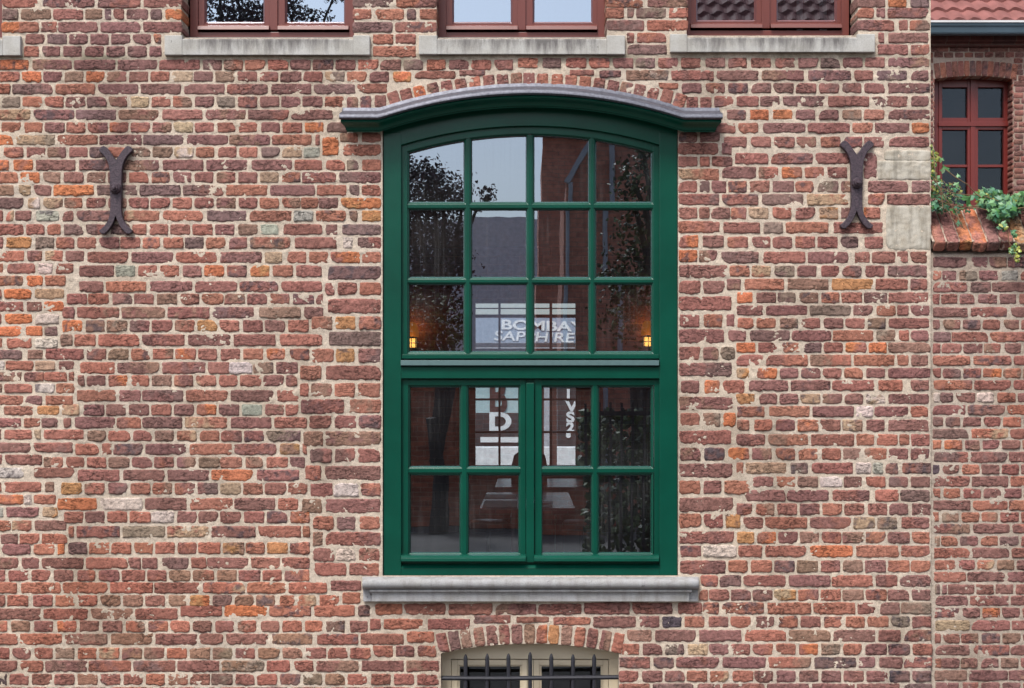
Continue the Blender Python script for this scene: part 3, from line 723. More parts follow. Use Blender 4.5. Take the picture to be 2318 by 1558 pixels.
for a, b in zip(xs[:-1], xs[1:]):
    mid = (a + b) / 2; ya, yb = TOPY, TOPY; spans = []
    for q in OPEN:
        if q[0] < mid < q[2]: spans.append((q[1], q[1], q[3]))
    if 866 < mid < 1535: spans.append((arc(1062, a), arc(1062, b), 1303))
    if 998 < mid < 1401: spans.append((carc(a), carc(b), BOTY))
    for h0, h1, h2 in spans:
        addq(a, b, ya, yb, h0, h1); ya = yb = h2
    if ya < BOTY: addq(a, b, ya, yb, BOTY, BOTY)
rough_sheet(mo, qs, 0)
B = Bricks()
EDGE = [412, 989, 1372, 1557, 1940, 799]
for ln in BR.strip().splitlines():
    hd, rest = ln.split('|'); yc, h = map(float, hd.split())
    for t in rest.split():
        c = t[-1]; i = t[:-1].rfind('-'); x0, x1 = float(t[:i]), float(t[i+1:-1])
        if 2099 < x1 < 2110: x1 += random.uniform(-3, 2)
        deep = yc < 80 and any(abs(x0 - e) < 2 or abs(x1 - e) < 2 for e in EDGE)
        B.px(x0, x1, yc, h, c, back=0.155 if deep else 0.012, rough=0.75 if deep else (1.25 if h > 27 else 1.0))
av = [(q[0] - 3, q[1], q[2] + 3, q[3]) for q in OPEN]
auto(B, LX, 2106, -716, -8, 28.2, av)
auto(B, LX, -18, 0, 1700, 28.3, av + [(-440, 75, 60, 128)])
auto(B, LX, 994, 1582, 1700, 28.3); auto(B, 1404, 2106, 1574, 1700, 28.3)
# soldier arch over the green window
for x, y in [(892,222),(921,216),(951,209),(981,203),(1012,197),(1044,193),(1075,188),(1107,185),(1138,182),(1169,180),(1198,179),(1228,181),(1261,182),
             (1292,185),(1324,188),(1356,192),(1387,197),(1417,201),(1447,206),(1477,212),(1509,217),(1538,227)]:
    a = -(x - 1203) / 1113
    B.px(x - 12.5, x + 12.5, y + 3, 34, random.choice('rrpnpr' if x != 951 else 'o'), ang=a, proud=.0055)
for x, y in [(798,234),(828,232),(861,230),(1567,233),(1598,234)]: B.px(x - 12.5, x + 12.5, y, 27, random.choice('pr'))
for x, c in zip([1001.7,1028.6,1054.9,1084.7,1113.8,1141.9,1170.6,1199,1226.5,1253.4,1282.5,1312.4,1340.4,1370.7,1398.7], 'pdbrprpbnybnppn'):
    a = -(x - 1200) / 958; rr = CR + 22
    B.px(x - 11.5, x + 11.5, CCY - math.sqrt(rr * rr - (x - 1200) ** 2), 43, c, ang=a, back=.10, proud=.006)
wall = B.build('wall', [M_BRICK, M_MORT], house, mo)

# squared stones in the corner
for x0, x1, y0, y1, lb in [(1986, 2106, 341, 407, 'worn pale stone block with a crack, upper of the two at the wall corner'),
                           (2006, 2107, 466, 566, 'squarish whitish stone block, lower of the two at the wall corner')]:
    sb = Bricks(); PAL['S'] = (206, 200, 184); LPAL['S'] = np.array(lin(PAL['S'], K))
    for yy0, yy1, xx in (((y0, y0 + 23, x0 + 16), (y0 + 24, y1, x0)) if y0 < 400 else ((y0, y1, x0),)): sb.px(xx, x1, (yy0 + yy1) / 2, yy1 - yy0, 'S', proud=.005, rough=1.0, rad=.006)
    o = sb.build('stone_block', M_BLOCK, house); o['label'] = lb

# the rest of the shell: side, back, roof
sh = MB()
XL, XR, YB = W(LX, 0).x, W(RX, 0).x, 8.45
ztop = W(0, TOPY).z
sh.quad([(XR, 0, 0), (XR, YB, 0), (XR, YB, ztop), (XR, 0, ztop)]); sh.quad([(XL, 0, 0), (XL, YB, 0), (XL, YB, ztop), (XL, 0, ztop)])
# back wall with the hole for the far window
BWX0, BWX1, BWZ0, BWZ1 = (1066 - PX) / 3125 * 15.6, (1312 - PX) / 3125 * 15.6, ZE - (1060 - PY) / 3125 * 15.6, ZE + (PY - 680) / 3125 * 15.6
def holed(mb, y, x0, x1, z0, z1, hx0, hx1, hz0, hz1, mi=0):
    for a, b, c, d in ((x0, hx0, z0, z1), (hx1, x1, z0, z1), (hx0, hx1, z0, hz0), (hx0, hx1, hz1, z1)):
        mb.quad([(a, y, c), (b, y, c), (b, y, d), (a, y, d)], mi)
holed(sh, YB, XL, XR, 0, ztop, BWX0, BWX1, BWZ0, BWZ1)
for x in (BWX0, BWX1): sh.quad([(x, 8.1, BWZ0), (x, YB, BWZ0), (x, YB, BWZ1), (x, 8.1, BWZ1)])
for z in (BWZ0, BWZ1): sh.quad([(BWX0, 8.1, z), (BWX1, 8.1, z), (BWX1, YB, z), (BWX0, YB, z)])
sh.build('outer_shell', M_FARBR2, house, fix=False)
rf = MB(); zr = ztop + 1.1; e = .35
rf.quad([(XL - e, -e, ztop - .1), (XR + e, -e, ztop - .1), (XR + e, YB / 2, zr), (XL - e, YB / 2, zr)])
rf.quad([(XL - e, YB + e, ztop - .1), (XR + e, YB + e, ztop - .1), (XR + e, YB / 2, zr), (XL - e, YB / 2, zr)])
rf.quad([(XR, 0, ztop), (XR, YB, ztop), (XR, YB / 2, zr)]); rf.quad([(XL, 0, ztop), (XL, YB, ztop), (XL, YB / 2, zr)])
rf.quad([(XL - e, -e, ztop - .12), (XR + e, -e, ztop - .12), (XR + e, YB + e, ztop - .12), (XL - e, YB + e, ztop - .12)])
M_TILE = paint('clay_tiles', lin((168, 100, 92), 0.85), 0.7, 0.3, 0.2)
rf.build('roof', M_TILE, house, fix=False)

# rooms behind the glass
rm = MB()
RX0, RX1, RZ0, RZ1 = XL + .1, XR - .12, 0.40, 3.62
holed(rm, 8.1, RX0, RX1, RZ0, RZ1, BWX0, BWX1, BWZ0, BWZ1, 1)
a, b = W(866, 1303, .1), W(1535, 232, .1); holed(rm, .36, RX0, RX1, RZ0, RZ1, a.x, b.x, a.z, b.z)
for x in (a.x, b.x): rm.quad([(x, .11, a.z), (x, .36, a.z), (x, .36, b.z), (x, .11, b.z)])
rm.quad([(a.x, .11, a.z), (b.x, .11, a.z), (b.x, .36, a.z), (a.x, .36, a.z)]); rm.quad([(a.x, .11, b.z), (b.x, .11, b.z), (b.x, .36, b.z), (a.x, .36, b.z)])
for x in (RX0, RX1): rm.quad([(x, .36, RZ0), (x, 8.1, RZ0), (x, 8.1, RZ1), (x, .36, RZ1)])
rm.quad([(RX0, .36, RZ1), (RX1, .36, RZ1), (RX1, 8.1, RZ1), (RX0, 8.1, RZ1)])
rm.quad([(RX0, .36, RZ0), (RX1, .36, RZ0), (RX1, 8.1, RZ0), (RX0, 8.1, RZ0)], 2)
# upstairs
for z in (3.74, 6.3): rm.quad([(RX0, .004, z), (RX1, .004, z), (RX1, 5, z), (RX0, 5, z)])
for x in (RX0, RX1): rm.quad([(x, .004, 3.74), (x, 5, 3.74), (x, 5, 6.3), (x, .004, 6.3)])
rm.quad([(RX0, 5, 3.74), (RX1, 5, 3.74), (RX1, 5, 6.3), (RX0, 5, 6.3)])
# cellar light well
a, b = W(990, 1700, 0), W(1410, 1440, 0)
rm.quad([(a.x, .345, a.z), (b.x, .345, a.z), (b.x, .345, b.z), (a.x, .345, b.z)])
for x in (a.x, b.x): rm.quad([(x, .17, a.z), (x, .345, a.z), (x, .345, b.z), (x, .17, b.z)])
rm.quad([(a.x, .004, b.z), (b.x, .004, b.z), (b.x, .345, b.z), (a.x, .345, b.z)])
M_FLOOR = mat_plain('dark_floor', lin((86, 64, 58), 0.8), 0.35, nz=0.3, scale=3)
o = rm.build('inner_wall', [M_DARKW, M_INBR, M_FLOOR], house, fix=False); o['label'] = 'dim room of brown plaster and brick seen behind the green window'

# ---- far window of the room
def bar(mb, x0, y0, x1, y1, yf, yb): mb.pbox(x0, y0, x1, y1, yf, yb)
fw = MB(); Y1, Y2 = 8.12, 8.2
for q in ((1064, 680, 1076, 1062), (1303, 680, 1314, 1062), (1064, 679, 1314, 686), (1064, 1054, 1314, 1063)): bar(fw, *q, Y1 - .03, Y2)
bar(fw, 1076, 712, 1303, 719, Y1, Y2); bar(fw, 1076, 789, 1303, 800, Y1, Y2); bar(fw, 1076, 826, 1303, 876, Y1, Y2)
for q in ((1128, 686, 1133, 1054), (1244, 686, 1250, 1054), (1186, 800, 1212, 1054)): bar(fw, *q, Y1 + .002, Y2)
for y in (902, 976): bar(fw, 1076, y, 1303, y + 5, Y1 + .004, Y2)
bar(fw, 1076, 697, 1303, 699, Y1 + .004, Y2)
M_BROWN = mat_plain('brown_window_frame', lin((84, 50, 42), 0.9), 0.5)
o = fw.build('window', M_BROWN, house, bevel=.004); o['label'] = 'brown-framed window in the far wall of the room behind the green window'
fg = MB(); a, b = W(1070, 1058, 8.16), W(1308, 682, 8.16); fg.quad([(a.x, 8.16, a.z), (b.x, 8.16, a.z), (b.x, 8.16, b.z), (a.x, 8.16, b.z)])
fg.build('pane', mat_glass('far_glass', .03, (.9, .93, .95)), o, fix=False)

# ---- the green window
def chamf(mb, x0, y0, x1, y1, c, yf, yg, top=None, mi=0):
    """sloping glazing fillet round one pane; top = (outer radius, inner radius) for an arched head"""
    if top:
        n = 8; xo = [x0 - c + (x1 - x0 + 2 * c) * k / n for k in range(n + 1)]; xi = [x0 + (x1 - x0) * k / n for k in range(n + 1)]
        out = [(x, arc(top[0], x)) for x in xo] + [(x1 + c, y1 + c), (x0 - c, y1 + c)]
        inn = [(x, arc(top[1], x)) for x in xi] + [(x1, y1), (x0, y1)]
    else:
        out = [(x0 - c, y0 - c), (x1 + c, y0 - c), (x1 + c, y1 + c), (x0 - c, y1 + c)]; inn = [(x0, y0), (x1, y0), (x1, y1), (x0, y1)]
    mid = [((p[0] * .35 + q[0] * .65), (p[1] * .35 + q[1] * .65)) for p, q in zip(out, inn)]
    mb.strip([[W(*p, yf) for p in out], [W(*p, yf + (yg - yf) * .25) for p in mid], [W(*p, yg) for p in inn]], mi, close=True)
def arcband(mb, r0, r1, x0, x1, yf, yb, n=40, mi=0):
    X = [x0 + (x1 - x0) * k / n for k in range(n + 1)]
    A = [W(x, arc(r0, x), yf) for x in X]; Bm = [W(x, arc(r1, x), yf) for x in X]
    bk = lambda L: [Vector((p.x, yb, p.z)) for p in L]
    mb.strip([bk(A), A, Bm, bk(Bm)], mi)
ow = MB(); F0 = .012
ow.pbox(868, 300, 908, 1303, F0, .10); ow.pbox(1493, 300, 1533, 1303, F0, .10)
arcband(ow, 1058, 1010, 868, 1533, F0 + .003, .10, 48)
ow.pbox(908, 1287, 1493, 1303, F0 + .002, .10); ow.pbox(908, 831, 1493, 857, F0 + .002, .10)
a, b = W(908, 1278, .03), W(1493, 1287, F0)
ow.quad([W(908, 1278, .034), W(1493, 1278, .034), W(1493, 1287, F0), W(908, 1287, F0)])
gw = ow.build('window', M_GREEN, house, bevel=.0025); gw['label'] = 'tall green arched sash window with twenty panes over a stone sill'
YG = .075
us = MB(); Y0 = .036
us.pbox(908, 330, 922, 812, Y0, .085); us.pbox(1479, 330, 1493, 812, Y0, .085)
arcband(us, 1011, 992, 909, 1492, Y0 + .001, .085, 48)
us.pbox(922, 801, 1479, 813, Y0 + .001, .085)
us.pbox(909, 803, 1492, 812, Y0 - .014, Y0 + .001)
COLS = [(928, 1049), (1069, 1190), (1210, 1331), (1350, 1473)]
for a, b in ((1055, 1063), (1196, 1204), (1337, 1344)): us.pbox(a, 306, b, 801, Y0 + .004, YG)
for a, b in ((463, 471), (633, 640)): us.pbox(922, a, 1479, b, Y0 + .005, YG)
for k, (x0, x1) in enumerate(COLS):
    chamf(us, x0, 0, x1, 457, 7, Y0 + .006, YG, top=(992, 986)); chamf(us, x0, 477, x1, 627, 7, Y0 + .006, YG); chamf(us, x0, 646, x1, 795, 7, Y0 + .006, YG)
us.build('sash', M_GREEN, gw, bevel=.0015)['label'] = 'upper green sash with twelve panes under the arch'
def casement(x0, x1, cols, mx):
    m = MB(); m.pbox(x0, 859, x0 + 16, 1262, Y0, .085); m.pbox(x1 - 12, 859, x1, 1262, Y0, .085); m.pbox(x0 + 16, 860, x1 - 12, 872, Y0 + .001, .085)
    m.pbox(x0 + 16, 1256, x1 - 12, 1263, Y0 + .001, .085); m.pbox(mx[0], 872, mx[1], 1256, Y0 + .004, YG); m.pbox(x0 + 16, 1061, x1 - 12, 1070, Y0 + .005, YG)
    for a, b in cols:
        chamf(m, a, 878, b, 1055, 7, Y0 + .006, YG); chamf(m, a, 1077, b, 1250, 7, Y0 + .006, YG)
    return m
dr = MB()
c1 = casement(908, 1190, [(930, 1040), (1062, 1173)], (1046, 1056)).build('sash', M_GREEN, gw, bevel=.0015)
c2 = casement(1210, 1493, [(1228, 1337), (1357, 1472)], (1343, 1351)).build('sash', M_GREEN, gw, bevel=.0015)
c1['label'] = 'lower left green casement'; c2['label'] = 'lower right green casement'
for x0, x1 in ((908, 1190), (1209, 1492)):
    dr.strip([[W(x0, y, d), W(x1, y, d)] for y, d in ((1255, .036), (1258, .004), (1264, -.012), (1271, -.014), (1272, .036))])
    for x in (x0, x1): dr.quad([W(x, y, d) for y, d in ((1255, .036), (1258, .004), (1264, -.012), (1271, -.014), (1272, .036))])
dr.build('weather_bar', M_GREEN, gw, bevel=.001)
for ya_, yb_ in ((1258, 1290), (855, 868), (811, 833)):
    bk_ = MB(); bk_.pbox(908, ya_, 1493, yb_, .05, .09); bk_.build('rail', M_GREEN, gw)
ag = MB(); ag.pbox(1191, 867, 1209, 1273, .018, .08); ag.build('astragal', M_GREEN, gw, bevel=.002)
al = MB(); al.strip([[W(907, y, d), W(1492, y, d)] for y, d in ((815, .04), (816, .0), (827, -.006), (829, .0), (829, .04))])
for x in (907, 1492): al.quad([W(x, y, d) for y, d in ((815, .04), (816, .0), (827, -.006), (829, .0), (829, .04))])
o = al.build('drip_rail', M_ALU, gw, bevel=.0008); o['label'] = 'pale grey metal drip rail across the middle of the green window'
pn = MB()
def pane(mb, x0, y0, x1, y1, y, t=.005):
    tx, ty = random.uniform(-t, t), random.uniform(-t, t); a, b = W(x0 - 2, y1 + 2, y), W(x1 + 2, y0 - 2, y); w_, h_ = (b.x - a.x) / 2, (b.z - a.z) / 2
    f = lambda sx, sz: (a.x if sx < 0 else b.x, y + sx * w_ * tx + sz * h_ * ty, a.z if sz < 0 else b.z)
    mb.quad([f(-1, -1), f(1, -1), f(1, 1), f(-1, 1)])
for x0, x1 in COLS:
    pane(pn, x0 - 1, 300, x1 + 1, 458, YG + .001); pane(pn, x0, 477, x1, 627, YG + .001); pane(pn, x0, 646, x1, 795, YG + .001)
for x0, x1 in ((930, 1040), (1062, 1173), (1228, 1337), (1357, 1472)):
    pane(pn, x0, 878, x1, 1055, YG + .001); pane(pn, x0, 1077, x1, 1250, YG + .001)
pn.build('pane', M_GLASS, gw, fix=False)

# ---- cornice with its lead capping
def cpath(x):
    dx = abs(x - 1203); return 251.0 if dx >= 345 else 1091 + 195.5 - math.sqrt(1091 ** 2 - dx ** 2)
XP = [768, 800, 830, 850, 858] + [858 + 690 * k / 60 for k in range(1, 60)] + [1548, 1556, 1580, 1610, 1636]
def sweep(mb, prof, lean):
    rows = []
    for y, d in prof:
        rows.append([])
        for i, x in enumerate(XP):
            xx = x
            if i == 0: xx = x + lean * (d + .13) / .13
            if i == len(XP) - 1: xx = x - lean * (d + .13) / .13
            rows[-1].append(W(xx, cpath(x) + y, d))
    mb.strip(rows)
    mb.quad([r[0] for r in rows]); mb.quad([r[-1] for r in rows][::-1])
cg = MB(); sweep(cg, [(19, .01), (19, -.114), (24, -.118), (27, -.112), (31, -.096), (35, -.08), (40, -.068), (44, -.064), (45, -.056), (48, -.054), (48, .01)], 30)
cn = cg.build('cornice', M_GREEN, house, smooth=True); cn['label'] = 'curved green moulded hood over the window'
lg = MB(); sweep(lg, [(-7, .002), (-7, -.006), (0, -.014), (3, -.06), (5, -.118), (7, -.130), (11, -.137), (15, -.138), (18, -.132), (20, -.120), (20, -.10)], 8)
o = lg.build('lead_capping', M_LEAD, cn, smooth=True); o['label'] = 'silvery weathered lead capping along the top of the green hood'
for x in (1103, 1196):
    sm_ = MB(); sm_.strip([[W(x + dx, cpath(x + dx) + y, d) for dx in (0, 3)] for y, d in [(0, -.018), (3, -.064), (5, -.122), (7, -.134), (11, -.141), (15, -.142), (18, -.136)]])
    sm_.build('seam', M_LEAD, cn, fix=False)

# ---- stone sill under the green window
sl = MB()
P1 = [(1303, .03), (1304, .012), (1309, -.03), (1311.5, -.062), (1315, -.073), (1321, -.078), (1327, -.076), (1331, -.068), (1333.5, -.055), (1334, -.04), (1334, .03)]
for i in (0,):
    X = [820, 823] + [840, 1000, 1200, 1400, 1560] + [1579, 1582]
    rows = [[W(x, y + ((1.5 if y < 1320 else -1.5) if x in (820, 1582) else 0), d + (.006 if x in (820, 1582) else 0)) for x in X] for y, d in P1]
    sl.strip(rows); sl.quad([r[0] for r in rows]); sl.quad([r[-1] for r in rows][::-1])
P2 = [(1334, -.04), (1335.5, -.056), (1339.5, -.056), (1340.5, -.050), (1343, -.044), (1348, -.041), (1361.5, -.041), (1361.5, .03)]
rows = [[W(836 + (6 if d > -.05 else 0), y, d), W(1566 - (6 if d > -.05 else 0), y, d)] for y, d in P2]
sl.strip(rows); sl.quad([r[0] for r in rows]); sl.quad([r[-1] for r in rows][::-1])
sl.pbox(822, 1333, 843, 1361.5, -.024, .03); sl.pbox(1559, 1333, 1580, 1361.5, -.024, .03)
o = sl.build('window_sill', M_SILL2, house, smooth=True); o['label'] = 'moulded grey stone sill below the green window'

# ---- cellar window
cw = MB(); YC = .10
X = [998 + 403 * k / 14 for k in range(15)]
def cbox(x0, y0, x1, y1, yf, yb=.15): cw.pbox(x0, y0, x1, y1, yf, yb)
top = [W(x, carc(x) - 3, YC) for x in X]; bt_ = [W(x, 1492, YC) for x in X]
cw.strip([top, bt_, [Vector((p.x, .15, p.z)) for p in bt_]])
cbox(996, 1492, 1021, 1700, YC + .001); cbox(1378, 1492, 1404, 1700, YC + .001)
cwo = cw.build('window', M_BEIGE, house, bevel=.002); cwo['label'] = 'beige arched cellar window behind black spiked bars'
def ring(mb, o, i, yf, yb):
    mb.pbox(o[0], o[1], i[0], o[3], yf, yb); mb.pbox(i[2], o[1], o[2], o[3], yf, yb)
    mb.pbox(i[0], o[1], i[2], i[1], yf + .0008, yb); mb.pbox(i[0], i[3], i[2], o[3], yf + .0008, yb)
for x0, x1, g0, g1_ in ((1022, 1193, 1041, 1177), (1208, 1377, 1226, 1360)):
    m = MB(); ring(m, (x0, 1494, x1, 1740), (g0 - 5, 1506, g1_ + 5, 1700), YC + .008, .15); ring(m, (g0 - 5, 1506, g1_ + 5, 1700), (g0, 1509, g1_, 1690), YC + .018, .15)
    s_ = m.build('sash', M_BEIGE, cwo, bevel=.002)
    p = MB(); pane(p, g0, 1507, g1_, 1690, .14, .002); p.build('pane', M_GLASS3, s_ if False else cwo, fix=False)
m = MB(); m.pbox(1194, 1494, 1207, 1700, YC + .004, .15); m.build('mullion', M_BEIGE, cwo, bevel=.002)
gr = empty('window_grille'); gr.parent = house; gr['label'] = 'black iron grille of seven spiked bars across the cellar window'
for x in (1054, 1103, 1151, 1200, 1248, 1297, 1345):
    m = MB(); t = 1476 if x == 1200 else 1480 + random.uniform(-1, 2.5); p = W(x, t, .03); q = W(x, 1700, .03); r_ = .0112
    m.tube([(p.x, .03, p.z), (p.x, .03, p.z - .006), (p.x, .03, p.z - .018), (p.x, .03, p.z - .026), (p.x + random.uniform(-.003, .003), .03, q.z)], [.0015, .006, .010, r_, r_], 8)
    m.build('bar', M_BLACK, gr, smooth=True)
m = MB(); a, b = W(997, 1535, .028), W(1399, 1533, .028); m.tube([(a.x - .02, .026, a.z), (a.x + .3, .026, a.z - .002), (b.x + .02, .026, b.z)], .0125, 8); m.build('rail', M_BLACK, gr, smooth=True)

# ---- upper windows
def upper_window():
    yf = .145; m = MB(); ring(m, (992, -545, 1369, 89), (1010, -527, 1352, 73), yf, yf + .06)
    w_ = m.build('window', M_RED, house, bevel=.002)
    for x0, x1, g0, g1_, lb in ((1009, 1181, 1028, 1156, 'l'), (1181, 1353, 1210, 1338, 'r')):
        s = MB(); i = (g0 - 4, -508, g1_ + 4, 53); ring(s, (x0 + 1, -526, x1 - 1, 66), i, yf + .012, yf + .06)
        out = [(i[0], i[1]), (i[2], i[1]), (i[2], i[3]), (i[0], i[3])]; inn = [(g0, -504), (g1_, -504), (g1_, 50), (g0, 50)]
        s.strip([[W(*p, yf + .012) for p in out], [W(*p, yf + .034) for p in inn]], close=True); s.build('sash', M_RED, w_, bevel=.0015)
    s = MB(); s.pbox(1172, -526, 1190, 68, yf + .002, yf + .02); s.build('mullion', M_RED, w_, bevel=.002)
    s = MB()
    for x0, x1 in ((1010, 1172), (1191, 1352)):
        P = ((57, yf + .012), (59, yf - .012), (67, yf - .018), (68, yf + .012)); s.strip([[W(x0, y, d), W(x1, y, d)] for y, d in P])
        for x in (x0, x1): s.quad([W(x, y, d) for y, d in P])
    s.build('weather_bar', M_RED, w_, bevel=.001)
    p = MB(); pane(p, 1028, -504, 1156, 50, yf + .034, .001); pane(p, 1210, -504, 1338, 50, yf + .034, .001); p.build('pane', M_GLASS2, w_, fix=False)
    return w_
uw = upper_window(); uw['label'] = 'middle red-brown upper window, both panes full of pale sky'; uw['group'] = 'red-brown upper windows'
kk = S * (D + .145) / D
for dx, dz, lb in ((-562, 0, 'left red-brown upper window reflecting a dark tree'), (553, 4, 'right red-brown upper window reflecting a tiled roof'),
                   (-1361, 2, 'red-brown upper window cut off by the left edge of the photo')):
    n = uw.copy(); C.objects.link(n); n.location = (dx * kk, 0, dz * kk); n['label'] = lb
    for ch in uw.children:
        c = ch.copy(); C.objects.link(c); c.parent = n
def sill(x0, x1, y0, y1, o0, o1, lb):
    m = MB()
    m.strip([[W(o0, y, d), W(o1, y, d)] for y, d in ((y0 + 4, .15), (y0 + 8.5, -.022), (y0 + 10, -.026), (y1, -.026), (y1, .02))])
    m.pbox(x0, y0, o0, y1 - .3, -.027, .02); m.pbox(o1, y0, x1, y1 - .3, -.027, .02)
    o = m.build('window_sill', M_SILL, house, bevel=.004); o['label'] = lb; o['group'] = 'pale stone sills under the upper windows'
sill(372, 837, 80, 125, 413, 799, 'dirt-streaked pale stone sill under the left upper window')
sill(948, 1415, 80, 123.5, 990, 1373, 'dirt-streaked pale stone sill under the middle upper window')
sill(1517, 1981, 77, 118.5, 1556, 1940, 'pale stone sill with dark specks under the right upper window')
sill(-425, 46, 81, 126, -384, 5, 'end of a pale stone sill at the left edge of the photo')

# ---- wall anchors
HP = [(0, 67), (7, 77), (15, 89), (22, 97), (27, 100), (33, 98), (38, 92), (37.5, 87), (33, 83), (26, 76), (20, 66), (16.5, 56), (14, 42), (13.4, 25), (13.2, 0),
      (12.6, -25), (12.6, -48), (14, -62), (18, -75), (25, -86), (33, -94), (37.5, -97), (36.5, -102), (31, -106), (25, -105.5), (17, -98), (9, -87), (4, -76), (0, -64)]
def anchor(cx, cy, lb, rot=0.0, sy=1.0):
    # HP drops the mirrored copy of its two end points
    poly = [(x, y * sy) for x, y in HP] + [(-x, y * sy) for x, y in HP[-2:0:-1]]
    ca, sa = math.cos(rot), math.sin(rot); P = [W(cx + x * ca - y * sa, cy - (x * sa + y * ca), -.034) for x, y in poly]
    m = MB(); m.prism([(p.x, p.z) for p in P], -.034, -.008, bev=.003)
    o = m.build('wall_anchor', M_IRON, house); o['label'] = lb; o['group'] = 'forked iron wall anchors'
    c = W(cx, cy, -.034); b = MB(); r0 = .027
    b.lathe([(0, -.040), (.007, -.039), (.010, -.034), (.011, -.026), (.016, -.026), (.019, -.022), (.020, -.017), (.022, -.018), (.026, -.015), (.029, -.010), (.030, .002)], (c.x, c.y, c.z), 'y', 28)
    b.build('bolt', M_IRON, o, smooth=True)
anchor(261.5, 427, 'black forked iron wall anchor with a bolt, on the left of the wall', 0.0, .97)
anchor(1940, 415, 'black forked iron wall anchor with a bolt, beside the pale corner stones', -.005, .97)

# ---- curtains upstairs
for x0, x1 in ((1803, 1817), (1855, 1872)):
    m = MB(); X = [x0 + (x1 - x0) * k / 12 for k in range(13)]
    m.strip([[W(x, 88, .27 + .012 * math.sin(k * 2.1)) for k, x in enumerate(X)], [W(x, -520, .27 + .012 * math.sin(k * 2.1)) for k, x in enumerate(X)]])
    tag(m.build('curtain', mat_plain('white_curtain', (.75, .77, .76), .8), fix=False, smooth=False),
        ('narrow white curtain strip, left one in the right pane of the right upper window' if x0 < 1850 else 'narrow white curtain strip, right one in the right pane of the right upper window'),
        'curtain', 'white curtain strips upstairs')

# ------------------------------------------------------------------ garden wall with brick coping
gx0, gx1 = W(2106.5, 0).x, W(2700, 0).x; YW = .014
gwl = empty('garden_wall', (gx0, YW, 0)); tag(gwl, 'lower brick garden wall with a sloping brick coping, right of the house corner', 'wall')
m = MB(); zt = W(0, 577, YW).z
m.quad([(gx0, YW, 0), (gx1, YW, 0), (gx1, YW, zt), (gx0, YW, zt)]); m.quad([(gx0, YW + .28, 0), (gx1, YW + .28, 0), (gx1, YW + .28, zt + .2), (gx0, YW + .28, zt + .2)]); m.quad([(gx0, YW, zt), (gx1, YW, zt), (gx1, YW + .28, zt + .2), (gx0, YW + .28, zt + .2)])
p_, q_ = W(2106.5, 585, YW), W(2360, 1600, YW); rough_sheet(m, [((p_.x, p_.z, q_.z), (q_.x, p_.z, q_.z))], YW)
GB = Bricks()
for ln in GR.strip().splitlines():
    hd, rest = ln.split('|'); yc, h = map(float, hd.split())
    for t in rest.split():
        i = t[:-1].rfind('-'); GB.px(float(t[:i]), float(t[i+1:-1]), yc, h, t[-1], y=YW)
auto(GB, 2112, 2690, 1570, 1700, 27.5, y=YW, L=90); auto(GB, 2380, 2690, 583, 1570, 27.5, y=YW, L=90)
put(GB.build('wall', [M_BRICK, M_MORT2], None, m), gwl)
cp = Bricks(); m = MB()
# coping bricks: laid on a slope, lower end overhanging the wall face
p0 = W(2112, 548, -.045); p1 = W(2112, 472, .17); zlo, zhi = p0.z, p1.z; ylo, yhi = -.045, .17
sl_ = Vector((0, yhi - ylo, zhi - zlo)); Lc = sl_.length; sv = sl_.normalized(); nv = Vector((0, -sv.z, sv.y))
x = gx0 + .006; wd = .0745; k = 0
while x < gx1:
    ww = wd * random.uniform(.93, 1.05); off = random.uniform(-.010, .008); c = 'nronprtrpb'[k % 10]
    cen = Vector((x + ww / 2, 0, 0)) + Vector((0, ylo, zlo)) + sv * (Lc / 2 + off) + nv * random.uniform(-.003, .003)
    cp.add(np.array(cen), np.array((1.0, 0, 0)), np.array(sv), np.array(nv), ww - .011, Lc, c, proud=.002, back=.058, cell=.012, rough=1.0, rad=.006)
    # lower end face
    cen2 = Vector((x + ww / 2, ylo, zlo)) + sv * off - nv * .029
    cp.add(np.array(cen2), np.array((1.0, 0, 0)), np.array(nv), np.array(-sv), ww - .012, .056, c, proud=.003, back=.02, cell=.010, rough=.8)
    x += ww; k += 1
a = Vector((0, ylo, zlo)) + sv * .012 - nv * .006; b = Vector((0, yhi, zhi)) - nv * .006; c_ = a - nv * .05; d_ = b - nv * .05
m.strip([[(gx0, *p[1:]), (gx1, *p[1:])] for p in (tuple(c_), tuple(a), tuple(b), tuple(d_))])
put(cp.build('coping', [M_BRICK, M_MORT2], None, m), gwl)

# ------------------------------------------------------------------ neighbouring house behind the garden wall
YN = 7.5
nh = empty('brick_house', (W(2400, 0, YN).x, YN, 0)); tag(nh, 'neighbouring red brick house with pink roof tiles and dark red window, behind the garden wall', 'house')
NX0, NX1 = W(2060, 0, YN).x, W(2900, 0, YN).x
m = MB(); ox0, ox1, oy0, oy1 = 2114, 2293, 176, 600
def narc(x): return 179 - 7 * (1 - ((x - 2203.5) / 90) ** 2)
def nq(x0, y0, x1, y1, y=YN): m.quad([W(x0, y0, y), W(x1, y0, y), W(x1, y1, y), W(x0, y1, y)])
XX = [ox0 + (ox1 - ox0) * k / 10 for k in range(11)]
nq(2060, 80, ox0, 1130); nq(ox1, 80, 2900, 1130); nq(ox0, oy1, ox1, 1130)
for a, b in zip(XX[:-1], XX[1:]): m.quad([W(a, 80, YN), W(b, 80, YN), W(b, narc(b), YN), W(a, narc(a), YN)])
m.strip([[W(x, narc(x), YN) for x in XX], [W(x, narc(x), YN) + Vector((0, .22, 0)) for x in XX]])
for x in (ox0, ox1):
    p, q = W(x, 170, YN), W(x, 600, YN); m.quad([(p.x, YN, p.z), (p.x, YN + .22, p.z), (q.x, YN + .22, q.z), (q.x, YN, q.z)])
